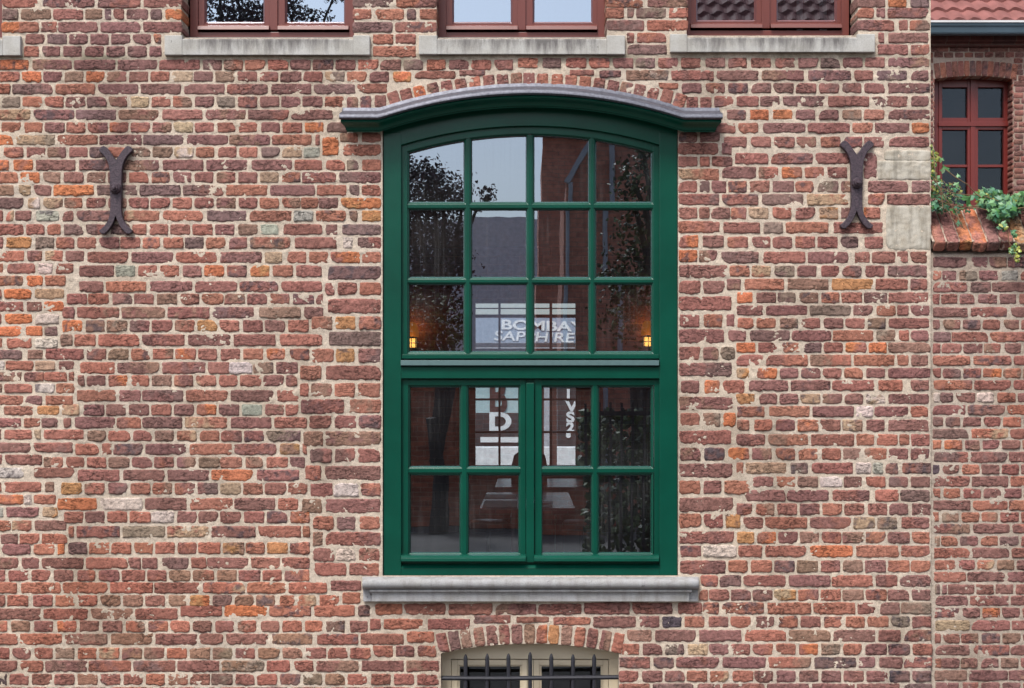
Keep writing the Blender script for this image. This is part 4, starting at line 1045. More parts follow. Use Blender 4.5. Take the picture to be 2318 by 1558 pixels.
m.quad([(NX0, YN + .01, 0), (NX0, YN + 8, 0), (NX0, YN + 8, W(0, 60, YN).z), (NX0, YN + .01, W(0, 60, YN).z)])
NB = Bricks()
auto(NB, 2062, 2895, 105, 680, 13.1, [(ox0 - 1, 136, ox1 + 1, 600)], h=11.2, y=YN, L=49, wts='rpprppprp', cell=.03, back=.008, proud=.003, rough=.4)
k = 0; x = 2115.5
while x < 2290:
    NB.px(x, x + 12.3, narc(x + 6) - 17, 34, 'rnpr'[k % 4], y=YN, ang=-(x + 6 - 2203.5) * .0016, proud=.006, cell=.03, back=.15, rough=.5); x += 13.4; k += 1
y_ = 183
while y_ < 560:
    for xx, sg in ((ox0, -1), (ox1, 1)):
        p = W(xx, y_, YN); NB.add(np.array((p.x - sg * .004, YN + .10, p.z)), np.array((0, 1.0, 0)), np.array((0, 0, 1.0)), np.array((-sg * 1.0, 0, 0)), .2, .05, random.choice('rpr'), cell=.03, rough=.2, proud=.001)
    y_ += 13.1
put(NB.build('wall', [M_BRICK, mat_mortar('pinkish_mortar', (172, 142, 128))], None, m), nh)
m = MB(); m.pbox(2060, 93, 2900, 105, YN - .05, YN + .05); m.pbox(2060, 80, 2900, 93.5, YN - .10, YN + .05)
put(m.build('brick_corbel', mat_wall('corbel_brick', lin((120, 72, 66), K), lin((92, 62, 60), K), lin((120, 98, 88), K), .25, .14), None, bevel=.01), nh)
m = MB()
P = [(80, -.02), (81, -.20), (77, -.25), (75.5, -.25), (74, -.262), (60, -.275), (58, -.285), (53, -.29), (50, -.29), (50, -.02)]
m.strip([[W(2060, y, YN + d), W(2900, y, YN + d)] for y, d in P]); put(m.build('gutter', paint('blue_grey_zinc', lin((78, 98, 110), .9), .45), None), nh)
m = MB(); m.pbox(2060, 46, 2900, 50.5, YN - .30, YN); put(m.build('eaves_strip', paint('white_strip', (.62, .62, .62), .5), None), nh)
# pantile roof
m = MB(); per = .168; z0 = W(0, 47, YN - .3).z; NS = 300
for cN in range(26):
    yy = YN - .28 + cN * .20; zz = z0 + cN * .165; rows = []
    for (dy, dz) in ((0.02, -.03), (0, .03), (.11, .105), (.25, .19)):
        rows.append([])
        for i in range(NS + 1):
            for_x = NX0 - .1 + i * per / 12
            ph = 2 * math.pi * for_x / per; wv = .013 * math.sin(ph) + .003 * math.sin(2 * ph + .8)
            rows[-1].append((for_x, yy + dy - .006 * math.sin(ph) * (dy == 0), zz + dz + wv))
    m.strip(rows)
M_PAN = paint('pink_pantiles', lin((150, 100, 94), .75), .8, .15, .25)
put(m.build('roof', M_PAN, None, smooth=True, fix=True), nh)
# window
wf = MB(); yw = YN + .16
def nring(mb, o, i, yf, yb): ring(mb, o, i, yf, yb)
nring(wf, (2110, 160, 2300, 610), (2131, 192, 2277, 600), yw, yw + .1)
nw = wf.build('window', M_RED2, None, bevel=.004); put(nw, nh); nw['label'] = 'dark red window with an arched head of the neighbouring house'
for (sx0, sx1, g0, g1_) in ((2125, 2202, 2133, 2190), (2203, 2285, 2214, 2272)):
    s = MB(); nring(s, (sx0, 182, sx1, 279), (g0, 198, g1_, 267), yw - .012, yw + .05); nring(s, (sx0, 283, sx1, 600), (g0, 294, g1_, 590), yw - .012, yw + .05)
    s.pbox(g0, 373, g1_, 379, yw - .004, yw + .05); s.pbox(g0, 462, g1_, 468, yw - .004, yw + .05)
    so_ = s.build('sash', M_RED2, nw, bevel=.003)
s = MB(); s.pbox(2125, 276, 2285, 286, yw - .03, yw + .05); s.pbox(2197, 180, 2208, 600, yw - .024, yw + .04); s.build('mullion', M_RED2, nw, bevel=.003)
p = MB()
for g0, g1_ in ((2133, 2190), (2214, 2272)):
    for a, b in ((198, 267), (294, 373), (379, 462), (468, 590)): pane(p, g0, a, g1_, b, yw + .03, .004)
p.build('pane', mat_glass('neighbour_glass', .0, (.5, .53, .55)), nw, fix=False)
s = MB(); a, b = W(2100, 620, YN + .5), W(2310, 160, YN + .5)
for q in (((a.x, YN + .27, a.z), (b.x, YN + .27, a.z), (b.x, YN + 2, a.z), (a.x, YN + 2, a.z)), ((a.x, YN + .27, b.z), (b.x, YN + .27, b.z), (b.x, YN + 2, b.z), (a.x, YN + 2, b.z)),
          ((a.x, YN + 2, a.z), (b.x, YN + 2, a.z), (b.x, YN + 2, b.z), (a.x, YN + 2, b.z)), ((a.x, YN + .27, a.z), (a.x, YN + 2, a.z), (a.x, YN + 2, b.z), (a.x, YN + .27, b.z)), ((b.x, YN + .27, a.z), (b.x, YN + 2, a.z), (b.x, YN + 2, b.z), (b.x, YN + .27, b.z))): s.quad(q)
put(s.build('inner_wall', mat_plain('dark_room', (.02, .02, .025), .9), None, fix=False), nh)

# ------------------------------------------------------------------ ivy
def leaf(mb, c, size, nrm, roll, mi=0, lobes=5):
    n = Vector(nrm).normalized(); u = n.cross(Vector((0, 1, 0.2)) if abs(n.y) < .9 else Vector((0, 0, 1))).normalized(); v = n.cross(u)
    ca, sa = math.cos(roll), math.sin(roll); U = u * ca + v * sa; V = -u * sa + v * ca; c = Vector(c)
    prof = {5: [(0, -.12), (.18, -.38), (.5, -.42), (.42, -.1), (.62, .12), (.32, .22), (.12, .42), (0, .72)], 3: [(0, -.2), (.25, -.42), (.5, -.2), (.42, .15), (.2, .45), (0, .7)]}[lobes]
    R_ = [c + U * a * size + V * b * size + n * (-abs(a) * .35 * size) for a, b in prof]; L_ = [c - U * a * size + V * b * size + n * (-abs(a) * .35 * size) for a, b in prof]
    i = len(mb.v); mb.v += [tuple(q) for q in R_] + [tuple(q) for q in L_[1:-1]]; m_ = len(prof)
    for k in range(1, m_ - 1):
        pass
    # fans about the midrib
    mid = len(mb.v); mb.v.append(tuple(c + n * .02 * size))
    for k in range(m_ - 1): mb.f.append((mid, i + k, i + k + 1)); mb.mi.append(mi)
    lid = [i] + [i + m_ + k for k in range(m_ - 2)] + [i + m_ - 1]
    for k in range(m_ - 1): mb.f.append((mid, lid[k + 1], lid[k])); mb.mi.append(mi)
def mat_leaf(name, col, rough=.45):
    m = Nd(name); v = m.obj(); n = m.noise(v, 14, 3); c = lin(col, .8)
    m.setc(m.mix(m.ramp(n, [(.35, g1(0)), (.65, g1(1))]), tuple(x * .65 for x in c), tuple(x * 1.3 for x in c))); m.b.inputs['Roughness'].default_value = rough
    m.b.inputs['Transmission Weight'].default_value = 0.0; m.b.inputs['Subsurface Weight'].default_value = 0.0
    return m.m
LM = [mat_leaf('ivy_leaf_blue_green', (74, 128, 92)), mat_leaf('ivy_leaf_green', (62, 114, 48)), mat_leaf('ivy_leaf_pale', (112, 158, 104)), mat_leaf('ivy_leaf_yellow', (158, 162, 70))]
iv = MB(); st = MB()
def P3(px, py, d): return W(px, py, d)
def cluster(px, py, rx, ry, n, s0, s1, d0, d1, mats, lob=5):
    n = int(n * 1.6)
    for _ in range(n):
        a = random.random() * 6.283; r = math.sqrt(random.random()); x = px + rx * r * math.cos(a); y = py + ry * r * math.sin(a)
        leaf(iv, P3(x, y, random.uniform(d0, d1)), random.uniform(s0, s1), (random.uniform(-.6, .6), -1, random.uniform(-.2, .9)), random.uniform(0, 6.28), random.choice(mats), lob)
random.seed(21)
# young sprays climbing against the house corner
for _ in range(150):
    y = random.uniform(328, 440); t = (y - 328) / 112; x = 2108 + random.random() * (6 + 18 * t + 8 * math.sin(y * .11))
    leaf(iv, P3(x, y, random.uniform(-.01, .09)), random.uniform(.010, .022), (random.uniform(-.5, .5), -1, random.uniform(-.2, .8)), random.uniform(0, 6.28), random.choice([3, 3, 3, 1, 2]), 3)
for x, y, s in [(2139, 383, .048), (2131, 362, .028), (2165, 418, .03), (2163, 430, .028), (2170, 398, .024), (2124, 418, .036), (2113, 440, .045), (2116, 462, .05), (2135, 446, .036),
                (2144, 470, .04), (2128, 434, .03), (2150, 455, .03), (2158, 476, .036), (2168, 482, .034), (2172, 505, .034), (2181, 512, .03), (2166, 470, .03), (2190, 452, .06), (2206, 446, .045), (2172, 444, .04)]:
    leaf(iv, P3(x, y, random.uniform(-.03, .06)), s * 1.0, (random.uniform(-.4, .4), -1, random.uniform(0, .7)), random.uniform(2.2, 4.0), random.choice([0, 0, 2, 1]))
cluster(2128, 458, 20, 26, 24, .02, .034, 0, .1, [0, 0, 1, 2]); cluster(2245, 452, 32, 22, 46, .022, .042, -.02, .14, [0, 0, 2, 1, 3]); cluster(2272, 470, 34, 24, 58, .026, .05, -.06, .12, [0, 0, 2, 2, 1])
cluster(2262, 488, 22, 14, 22, .022, .04, -.07, .05, [0, 2, 1]); cluster(2312, 456, 22, 20, 40, .02, .04, -.02, .14, [1, 3, 2, 1]); cluster(2225, 438, 18, 12, 18, .016, .03, 0, .12, [3, 2, 1])
cluster(2350, 470, 28, 26, 40, .024, .045, -.05, .12, [0, 1, 2]); cluster(2270, 513, 9, 10, 12, .014, .03, -.09, -.05, [2, 3, 0], 3)
cluster(2296, 528, 5, 7, 4, .02, .03, -.09, -.07, [0, 2]); cluster(2298, 565, 12, 14, 18, .013, .022, -.10, -.07, [3, 1, 2], 3); cluster(2303, 585, 8, 8, 9, .012, .02, -.10, -.07, [3, 1], 3); cluster(2287, 568, 5, 5, 4, .014, .02, -.1, -.08, [3, 1], 3)
cluster(2180, 470, 30, 10, 14, .012, .022, 0, .1, [0, 1, 2], 3); cluster(2155, 440, 25, 25, 18, .012, .02, 0, .1, [1, 2, 3], 3)
for pts, r_ in [(((2112, 340), (2116, 380), (2122, 420), (2140, 450), (2165, 480), (2172, 500), (2180, 516)), .003), (((2139, 383), (2165, 403), (2190, 418), (2208, 438), (2222, 448)), .0028),
                (((2118, 420), (2150, 436), (2185, 441), (2220, 442), (2260, 455)), .0026), (((2140, 470), (2152, 490), (2165, 505), (2185, 520)), .002),
                (((2276, 505), (2281, 525), (2284, 548), (2292, 562), (2300, 580), (2305, 592)), .0022), (((2284, 548), (2290, 570), (2302, 578)), .0016),
                (((2112, 400), (2130, 430), (2134, 470), (2150, 484)), .0028), (((2115, 450), (2145, 462), (2180, 470), (2215, 466)), .0026), (((2170, 475), (2210, 470), (2250, 480), (2318, 470), (2360, 480)), .003)]:
    st.tube([P3(x, y, -.02 + .02 * math.sin(x)) if y < 500 else P3(x, y, -.075) for x, y in pts], r_, 5)
for _ in range(38):
    x, y = random.uniform(2110, 2165), random.uniform(405, 478); a = random.uniform(-.3, 1.2)
    st.tube([P3(x, y, .02), P3(x + 12 * math.cos(a), y + 12 * math.sin(a), 0), P3(x + 20 * math.cos(a + .3), y + 20 * math.sin(a + .3), .03)], .0014, 4)
iva = empty('ivy', tuple(W(2200, 470, .03))); tag(iva, 'green ivy climbing the house corner and trailing over the coping of the garden wall', 'ivy')
put(iv.build('foliage', LM, None, fix=False), iva)
put(st.build('stem', mat_plain('ivy_stem', lin((126, 100, 72), .7), .8), None, fix=False), iva)

# ------------------------------------------------------------------ inside the room
def dpt(px, py, dist): return W(px, py, dist - D)
M_TABLE = mat_plain('maroon_lacquer', lin((120, 36, 58), .9), .22, nz=.08); M_CHROME = mat_metal('chrome', (.5, .5, .52), .15, 1.0, 0, 10)
M_PAPER = mat_plain('paper', (.62, .62, .68), .5, nz=.05); M_PAPER2 = mat_plain('blue_paper', (.45, .62, .8), .4, nz=.05); M_LEATH = mat_plain('black_leather', (.012, .016, .025), .3)
TZ = 1.15
def table(x0, x1, y0, y1, lb):
    t = empty('dining_table', ((x0 + x1) / 2, (y0 + y1) / 2, RZ0)); tag(t, lb, 'table', 'maroon tables in the room')
    m = MB(); m.box((x0, y0, TZ - .035), (x1, y1, TZ)); put(m.build('tabletop', M_TABLE, None, bevel=.006), t)
    cx, cy = (x0 + x1) / 2, (y0 + y1) / 2
    m = MB(); m.box((cx - .12, cy - .2, RZ0 + .03), (cx + .2, cy + .2, TZ - .035)); put(m.build('pedestal', M_TABLE, None, bevel=.004), t)
    m = MB(); m.box((cx - .25, cy - .3, RZ0), (cx + .3, cy + .3, RZ0 + .03)); put(m.build('base', M_LEATH, None, bevel=.004), t)
dx = lambda px, dist: (px - PX) / 3125 * dist
table(dx(1084, 9.6), dx(1303, 9.6), 2.1, 3.7, 'maroon table nearest the green window, with paper menus on it')
table(dx(1120, 12), dx(1330, 12), 4.35, 5.6, 'maroon table farther back in the room behind the green window')
def sheet(x0, x1, y0, y1, mt, nm, lb, cat, grp):
    m = MB(); m.box((x0, y0, TZ + .001), (x1, y1, TZ + .006)); tag(m.build(nm, mt, bevel=.001), lb, cat, grp)
G_ = 'menus on the near table'
sheet(dx(1092, 9.7), dx(1170, 9.7), 2.14, 2.75, M_PAPER, 'menu', 'pale grey paper menu at the near left of the maroon table', 'menu', G_)
sheet(dx(1098, 10.7), dx(1168, 10.7), 3.0, 3.4, M_PAPER, 'menu', 'pale narrow paper menu at the far left of the maroon table', 'menu', G_)
sheet(dx(1206, 9.8), dx(1250, 9.8), 2.16, 2.4, M_PAPER, 'menu', 'lilac paper menu at the near right of the maroon table', 'menu', G_)
sheet(dx(1206, 10.2), dx(1251, 10.2), 2.5, 2.72, M_PAPER2, 'menu', 'light blue card lying in the middle of the maroon table', 'menu', G_)
def stool(px, dist, lb):
    x = dx(px, dist); y = dist - D; zs = ZE - (1178 - PY) / 3125 * dist
    s = empty('stool', (x, y, RZ0)); tag(s, lb, 'stool', 'round black stools in the room')
    m = MB(); m.lathe([(0, .0), (.13, 0), (.15, -.012), (.155, -.035), (.15, -.06), (.12, -.07), (0, -.07)], (x, y, zs), 'z', 28); put(m.build('seat', M_LEATH, None, smooth=True), s)
    m = MB(); m.lathe([(.018, -.07), (.018, RZ0 - zs + .02), (.02, RZ0 - zs + .02)], (x, y, zs), 'z', 12); put(m.build('leg', M_CHROME, None, smooth=True), s)
    m = MB(); m.lathe([(.02, .03), (.14, .014), (.15, 0)], (x, y, RZ0), 'z', 24); put(m.build('base', M_CHROME, None, smooth=True), s)
stool(1106, 11.2, 'round black stool left of the maroon table'); stool(1316, 11.0, 'round black stool at the right of the maroon table')
# a dark chair between the table and the far window
cx_, cy_ = dx(1168, 12.2), 4.75
ch = empty('chair', (cx_, cy_, RZ0)); tag(ch, 'black high-backed chair in front of the far window', 'chair')
m = MB(); m.box((cx_ - .05, cy_ - .22, .82), (cx_ + .36, cy_ + .22, .88)); put(m.build('seat', M_LEATH, None, bevel=.015), ch)
m = MB(); m.prism([(cx_ - .05, .86), (cx_ - .045, 1.30), (cx_ - .02, 1.40), (cx_ + .04, 1.44), (cx_ + .20, 1.44), (cx_ + .26, 1.40), (cx_ + .28, 1.30), (cx_ + .28, .86)], cy_ + .2, cy_ + .26); put(m.build('backrest', M_LEATH, None, bevel=.01), ch)
for ax in (-.02, .33):
    for ay in (-.19, .19):
        m = MB(); m.tube([(cx_ + ax, cy_ + ay, RZ0), (cx_ + ax, cy_ + ay, .82)], .018, 8); put(m.build('leg', M_LEATH, None), ch)

# wall lanterns, lit
def lantern(px, py, dist, lb):
    c = dpt(px, py, dist); t = empty('wall_lantern', tuple(c)); tag(t, lb, 'lamp', 'lit wall lanterns in the room')
    w_ = .095; h_ = .11
    m = MB(); m.box((c.x - w_ / 2, c.y - w_ / 2, c.z - h_ / 2), (c.x + w_ / 2, c.y + w_ / 2, c.z + h_ / 2))
    put(m.build('lamp_shade', mat_plain('lit_glass', (.9, .6, .2), .5, emit=(1, .50, .12), strength=.9), None, bevel=.004), t)
    m = MB(); m.lathe([(.035, .23), (.06, .20), (.075, .13), (.08, .07)], (c.x, c.y, c.z), 'z', 16)  # glowing shape added for the orange glow the lantern throws above itself
    put(m.build('hood', mat_plain('amber_glow', (.5, .2, .04), .5, emit=(1, .28, .03), strength=.18), None, smooth=True), t)
    m = MB()
    for sx in (-1, 0, 1):
        for sy in (-1, 1): m.box((c.x + sx * w_ / 2 - .005, c.y + sy * w_ / 2 - .005, c.z - h_ / 2 - .01), (c.x + sx * w_ / 2 + .005, c.y + sy * w_ / 2 + .005, c.z + h_ / 2 + .01))
    for sz in (-1, 0, 1): m.box((c.x - w_ / 2 - .006, c.y - w_ / 2 - .006, c.z + sz * h_ / 2 - .005), (c.x + w_ / 2 + .006, c.y + w_ / 2 + .006, c.z + sz * h_ / 2 + .005))
    m.box((c.x - .02, c.y, c.z + h_ / 2), (c.x + .02, 8.1, c.z + h_ / 2 + .03)); put(m.build('frame', M_LEATH, None), t)
    for dy, en in ((-.14, 1.5), (.25, 4.0)):
        L = bpy.data.lights.new('lantern_light', 'POINT'); L.energy = en * .3; L.color = (1, .52, .2); L.shadow_soft_size = .03
        o = bpy.data.objects.new('lantern_light', L); o.location = (c.x, c.y + dy, c.z + .2 if dy > 0 else c.z); C.objects.link(o); put(o, t)
lantern(932, 777, 15.2, 'lit yellow lantern behind the left edge of the green window'); lantern(1467, 774, 15.2, 'lit yellow lantern behind the right edge of the green window')

# ------------------------------------------------------------------ the street beyond the far window
def text(body, size, loc, mt, parent, rz=0.0, bold=.012, shear=0.0, sx=1.0, name='lettering', vert=False):
    cu = bpy.data.curves.new(name, 'FONT'); cu.body = body; cu.size = size; cu.extrude = .006; cu.offset = bold; cu.shear = shear; cu.align_x = 'LEFT'
    t = bpy.data.objects.new('tmp', cu); C.objects.link(t); dg = bpy.context.evaluated_depsgraph_get(); me = bpy.data.meshes.new_from_object(t.evaluated_get(dg))
    C.objects.unlink(t); me.materials.clear(); me.materials.append(mt)
    me.transform(Matrix.Translation(loc) @ Matrix.Rotation(R(90), 4, 'X') @ Matrix.Rotation(rz, 4, 'Z') @ Matrix.Diagonal((sx, 1, 1, 1)))
    o = bpy.data.objects.new(name, me); C.objects.link(o); put(o, parent); return o
M_WHITE = mat_plain('white_letters', (.85, .87, .9), .5, nz=.02); M_BGREY = mat_plain('blue_grey_board', lin((168, 184, 206), .8), .5, nz=.04); M_DKB = mat_plain('dark_board', lin((62, 58, 62), .8), .5)
YS = 20.0; DS = YS + D; TS = DS / 17.0
def sx_(px): return (px - PX) / 3125 * DS
def sz_(py): return ZE + (PY - py) / 3125 * DS
s1 = empty('shop_awning', (sx_(1190), YS, sz_(740))); tag(s1, 'blue-grey awning with two lines of big white letters, seen through the far window', 'awning')
m = MB(); m.box((sx_(1010), YS, sz_(776)), (sx_(1420), YS + .05, sz_(716))); put(m.build('board', M_BGREY, None), s1)
text('BOMBAY', .165 * TS, (sx_(1133), YS - .012, sz_(745)), M_WHITE, s1, rz=-.03, bold=.007, sx=1.55); text('SAPPHIRE', .165 * TS, (sx_(1117), YS - .012, sz_(770)), M_WHITE, s1, rz=-.03, bold=.003, shear=.1, sx=1.42)
m = MB(); m.box((sx_(1000), YS, sz_(786)), (sx_(1430), YS + .2, sz_(777))); put(m.build('valance', M_DKB, None), s1)
s2 = empty('shop_sign', (sx_(1120), YS + .4, sz_(930))); tag(s2, 'pale and dark sign with tall block letters low in the far window', 'sign')
m = MB(); m.box((sx_(1040), YS + .4, sz_(935)), (sx_(1186), YS + .45, sz_(860))); put(m.build('board', mat_plain('pale_aqua', lin((196, 226, 232), .8), .5, nz=.03), None), s2)
m = MB(); m.box((sx_(1040), YS + .4, sz_(1012)), (sx_(1186), YS + .45, sz_(935.5))); put(m.build('board', M_DKB, None), s2)
text('B', .98, (sx_(1104), YS + .38, sz_(934.5)), mat_plain('brown_letter', lin((78, 48, 48), .8), .5), s2, bold=.03, sx=.68)
text('D', .49, (sx_(1104), YS + .37, sz_(974)), mat_plain('white_letter', (.8, .84, .88), .5), s2, bold=.02, sx=1.28)
m = MB(); m.box((sx_(1086), YS + .36, sz_(1003)), (sx_(1180), YS + .4, sz_(991))); put(m.build('white_bar', M_WHITE, None), s2)
s3 = empty('shop_sign', (sx_(1290), YS + .3, sz_(930))); tag(s3, 'dark upright sign with a column of white characters at the right of the far window', 'sign')
m = MB(); m.box((sx_(1262), YS + .3, sz_(1012)), (sx_(1340), YS + .35, sz_(860))); put(m.build('board', M_DKB, None), s3)
for t_, y, s in (('I', 902, .16), ('V', 932, .18), ('S', 956, .18), ('2', 978, .16), ('8', 991, .08)): text(t_, s * TS, (sx_(1283), YS + .28, sz_(y)), M_WHITE, s3, bold=.012, sx=1.2)
m = MB(); m.box((sx_(1215), YS + .5, 0), (sx_(1232), YS + .6, sz_(840))); m.box((sx_(1250), YS + .55, 0), (sx_(1262), YS + .6, sz_(840)))
tag(m.build('post', M_BROWN, bevel=.01), 'brown timber post between the signs in the far window', 'post')
m = MB(); m.box((-8, 26, 0), (8, 26.3, .72)); tag(m.build('low_wall', mat_plain('white_render', (.75, .76, .78), .7), bevel=.02), 'long low white wall seen through the bottom of the far window', 'wall')
m = MB(); m.box((-9, 44, 0), (12, 50, 4.2)); tag(m.build('street_building', mat_plain('grey_render', (.4, .41, .45), .8)), 'grey building far behind the signs in the far window', 'building')

# ------------------------------------------------------------------ what the glass reflects, behind the camera
def vp(px, py, dv):                      # virtual distance dv = D + |y|
    return Vector(((px - PX) / 3125 * dv, -(dv - D), ZE + (PY - py) / 3125 * dv))
def tree(name, base, trunk_h, blobs, n, size, mats, bark, lb, seed, grp=None):
    random.seed(seed); t = empty(name, tuple(base)); tag(t, lb, 'tree', grp)
    m = MB(); m.tube([base, base + Vector((.05, 0, trunk_h * .5)), base + Vector((-.05, .1, trunk_h))], [.14, .11, .08], 10)
    f = MB()
    for c, rx, rz in blobs:
        m.tube([base + Vector((0, 0, trunk_h * .6)), (base + Vector((0, 0, trunk_h)) + c) / 2 + Vector((.2, 0, .1)), c], [.1, .06, .02], 6)
        for _ in range(int(n * rx * rz)):
            d = Vector((random.gauss(0, 1), random.gauss(0, 1), random.gauss(0, 1))).normalized() * (random.random() ** .45)
            p = c + Vector((d.x * rx, d.y * rx, d.z * rz)) * random.uniform(.75, 1.1)
            nn_ = (d + Vector((random.uniform(-.8, .8), random.uniform(-.8, .8), random.uniform(-.8, .8)))).normalized()
            leaf(f, p, size * random.uniform(.6, 1.3), nn_ if nn_.length else (0, 0, 1), random.random() * 6.28, random.randrange(len(mats)), 3)
    put(m.build('trunk', mat_plain('bark', (.06, .05, .045), .9), None), t); put(f.build('crown', mats, None, fix=False), t)
PUR = [mat_leaf('copper_leaf_dark', (46, 30, 40), .5), mat_leaf('copper_leaf', (66, 40, 52), .5)]; GRN = [mat_leaf('street_leaf_dark', (40, 56, 32), .5), mat_leaf('street_leaf', (84, 98, 50), .5)]
dv = 24; b0 = vp(930, 1150, dv); b0.z = 0
tree('copper_tree', b0, 3.2, [(vp(960, 640, dv), 1.0, 1.5), (vp(920, 480, dv), .85, 1.1), (vp(985, 430, dv), .6, .55), (vp(955, 385, dv), .42, .4), (vp(1010, 560, dv), .45, .7), (vp(860, 400, dv), .7, .8), (vp(1085, 455, dv), .2, .22), (vp(1030, 440, dv), .25, .2)],
     2400, .055, PUR, None, 'dark purple-leaved tree reflected in the left panes of the green window', 3)
dv = 26; b0 = vp(500, 1150, dv); b0.z = 0
tree('copper_tree', b0, 5.0, [(vp(530, 20, dv), 1.15, 1.1), (vp(560, 60, dv), .6, .5), (vp(470, -120, dv), 1.0, 1.1), (vp(620, -90, dv), .8, .7), (vp(700, 30, dv), .42, .16), (vp(655, 20, dv), .35, .4), (vp(560, 200, dv), 1.2, 1.0), (vp(745, -10, dv), .25, .1)],
     2400, .055, PUR, None, 'dark tree reflected in the left upper window', 5)
dv = 17; b0 = vp(1460, 1150, dv); b0.z = 0
tree('street_tree', b0, 2.2, [(vp(1440, 420, dv), .35, .5), (vp(1450, 560, dv), .4, .6), (vp(1420, 700, dv), .55, .5), (vp(1480, 690, dv), .5, .7), (vp(1400, 640, dv), .3, .3), (vp(1455, 345, dv), .2, .25)],
     1500, .055, GRN, None, 'green leafy tree reflected in the right panes of the green window', 9)
dv = 19; b0 = vp(990, 1150, dv); b0.z = 0
tree('street_tree', b0, 1.6, [(vp(990, 720, dv), .5, .5), (vp(950, 700, dv), .4, .5), (vp(1020, 750, dv), .4, .4)], 1500, .05, GRN, None, 'low green tree reflected beside the left lantern', 11)
# houses across the street
def block(name, x0, x1, y, z1, dep, lb, mt, roofz=None, gable=None):
    h = empty(name, ((x0 + x1) / 2, y, 0)); tag(h, lb, 'house'); m = MB()
    pts = [(x0, 0), (x1, 0), (x1, z1)] + ([gable] if gable else []) + [(x0, z1)]
    m.prism(pts, y, y - dep); put(m.build('wall', mt, None), h)
    return h
dv = 27; A_ = vp(1216, 330, dv); Rr = vp(2500, 200, dv)
h1 = block('street_house', A_.x, Rr.x, A_.y, vp(0, 265, dv).z, 7, 'red brick house with a tiled roof reflected in the right of the green window', M_FARBR)
m = MB(); zr0 = vp(0, 265, dv).z
for cN in range(22):
    yy = A_.y + .3 - cN * .26; zz = zr0 + cN * .27; rows = []
    for dy, dz in ((0, -.02), (0, .06), (-.28, .30)):
        rows.append([(A_.x - .3 + cN * .23 + i * .05 * 1.0, yy + dy, zz + dz + .035 * math.sin(i * .05 * 2 * math.pi / .3)) for i in range(int((Rr.x - A_.x - cN * .23) / .05))])
    m.strip(rows)
put(m.build('roof', paint('dark_pantiles', lin((120, 70, 66), .8), .7, .3, .2), None, fix=False), h1)
m = MB(); m.box((A_.x - .3, A_.y, zr0 - .12), (Rr.x, A_.y + .35, zr0)); put(m.build('gutter', M_WHITE, None), h1)
m = MB()
for px in (1500, 1620, 1740):
    a, b = vp(px, 560, dv), vp(px + 50, 420, dv); m.box((a.x, A_.y + .02, a.z), (b.x, A_.y + .05, b.z))
put(m.build('window', mat_plain('dark_panes', (.03, .03, .035), .1), None), h1)
dv = 21; a = vp(1272, 395, dv); b = vp(1400, 190, dv); c_ = vp(1560, 395, dv)
h2 = block('street_house', a.x, c_.x, a.y, a.z, 3, 'steep-gabled brick wing reflected in the right panes of the green window', M_FARBR, gable=(b.x, b.z))
m = MB()
for p, q in ((a, b), (b, c_)):
    d = (q - p).normalized(); n_ = Vector((-d.z, 0, d.x)) * .04
    m.prism([((p + n_).x, (p + n_).z), ((q + n_).x, (q + n_).z), ((q - n_).x, (q - n_).z), ((p - n_).x, (p - n_).z)], a.y + .12, a.y)
m.tube([(a.x + .06, a.y + .08, a.z), (a.x + .06, a.y + .08, 0)], .03, 8); px_ = vp(1385, 400, dv).x; m.tube([(px_, a.y + .08, a.z + .6), (px_, a.y + .08, 0)], .04, 8)
put(m.build('bargeboard', mat_plain('grey_white_boards', (.36, .37, .40), .5), None), h2)
dv = 44; a = vp(1040, 490, dv); b = vp(1226, 490, dv)
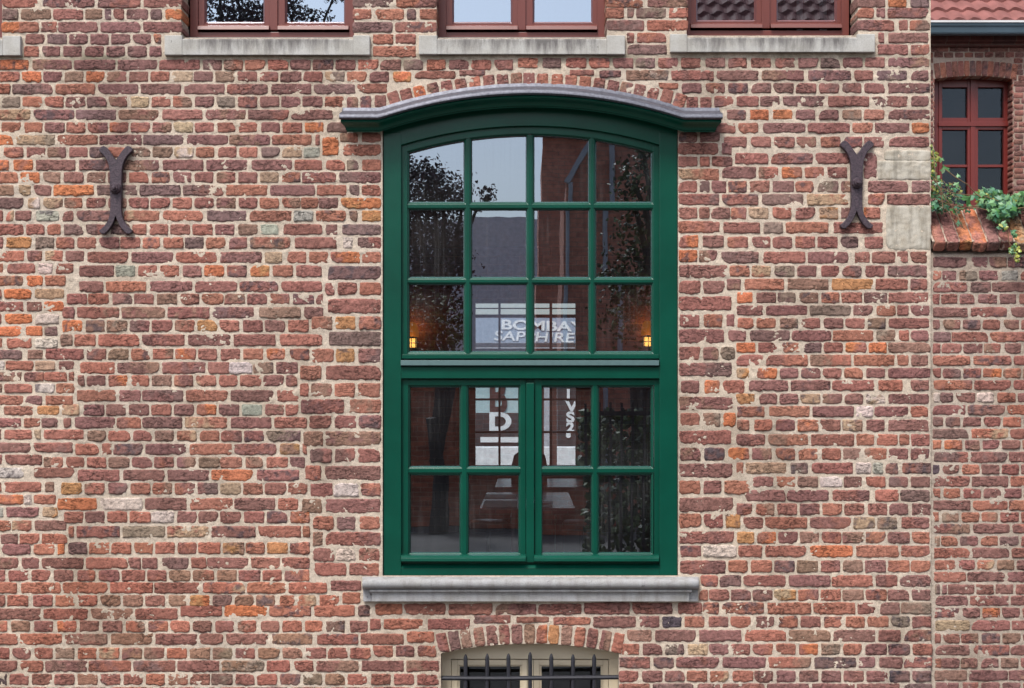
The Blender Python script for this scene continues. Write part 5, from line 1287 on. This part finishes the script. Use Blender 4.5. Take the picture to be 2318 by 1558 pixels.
h3 = block('street_house', a.x - 4, b.x, a.y, a.z, 6, 'distant grey-brown house reflected low in the middle panes of the green window', mat_plain('grey_brown_render', (.72, .70, .74), .8))
dv = 52
h4 = block('street_house', -22, vp(900, 0, dv).x, vp(0, 0, dv).y, 6.5, 6, 'distant brick house behind the dark trees, reflected at the left', M_FARBR)
dv = 20
gwo = empty('garden_wall', (vp(1100, 0, dv).x, vp(0, 0, dv).y, 0)); tag(gwo, 'low dark brick wall across the street, reflected in the lower left panes of the green window', 'wall')
m = MB(); m.box((vp(300, 0, dv).x, vp(0, 0, dv).y - .25, 0), (vp(1360, 0, dv).x, vp(0, 0, dv).y, 2.05)); put(m.build('wall', mat_wall('dark_garden_brick', lin((206, 118, 88), .85), lin((166, 96, 74), .85), lin((196, 150, 124), .8)), None, bevel=.01), gwo)
m = MB(); m.box((vp(300, 0, dv).x, vp(0, 0, dv).y - .3, 2.05), (vp(1360, 0, dv).x, vp(0, 0, dv).y + .05, 2.13)); put(m.build('coping', mat_plain('dark_slate', (.05, .05, .055), .7), None, bevel=.01), gwo)
# railings and hedge reflected in the lower right panes
fn = empty('railing', (1.5, -7.9, 0)); tag(fn, 'dark upright railing reflected in the lower right panes of the green window', 'railing')
dv = 15.5; m = MB(); x = vp(1340, 0, dv).x
while x < vp(1700, 0, dv).x: m.box((x, -(dv - D) - .02, 0), (x + .03, -(dv - D), 1.85)); x += .13
m.box((vp(1340, 0, dv).x, -(dv - D) - .03, 1.7), (vp(1700, 0, dv).x, -(dv - D) + .01, 1.75)); m.box((vp(1340, 0, dv).x, -(dv - D) - .03, .15), (vp(1700, 0, dv).x, -(dv - D) + .01, .2))
put(m.build('bars', M_BLACK, None), fn)
hd = MB(); random.seed(31)
for _ in range(2600):
    leaf(hd, (random.uniform(vp(1330, 0, 16).x, vp(1750, 0, 16).x), -8.4 - random.random() * .7, random.random() ** .8 * 1.75), random.uniform(.05, .1), (random.uniform(-1, 1), 1, random.uniform(-.3, 1)), random.random() * 6.28, random.randrange(2), 3)
tag(hd.build('hedge', GRN, fix=False), 'dark leafy hedge behind the railing, reflected in the lower right panes', 'hedge')
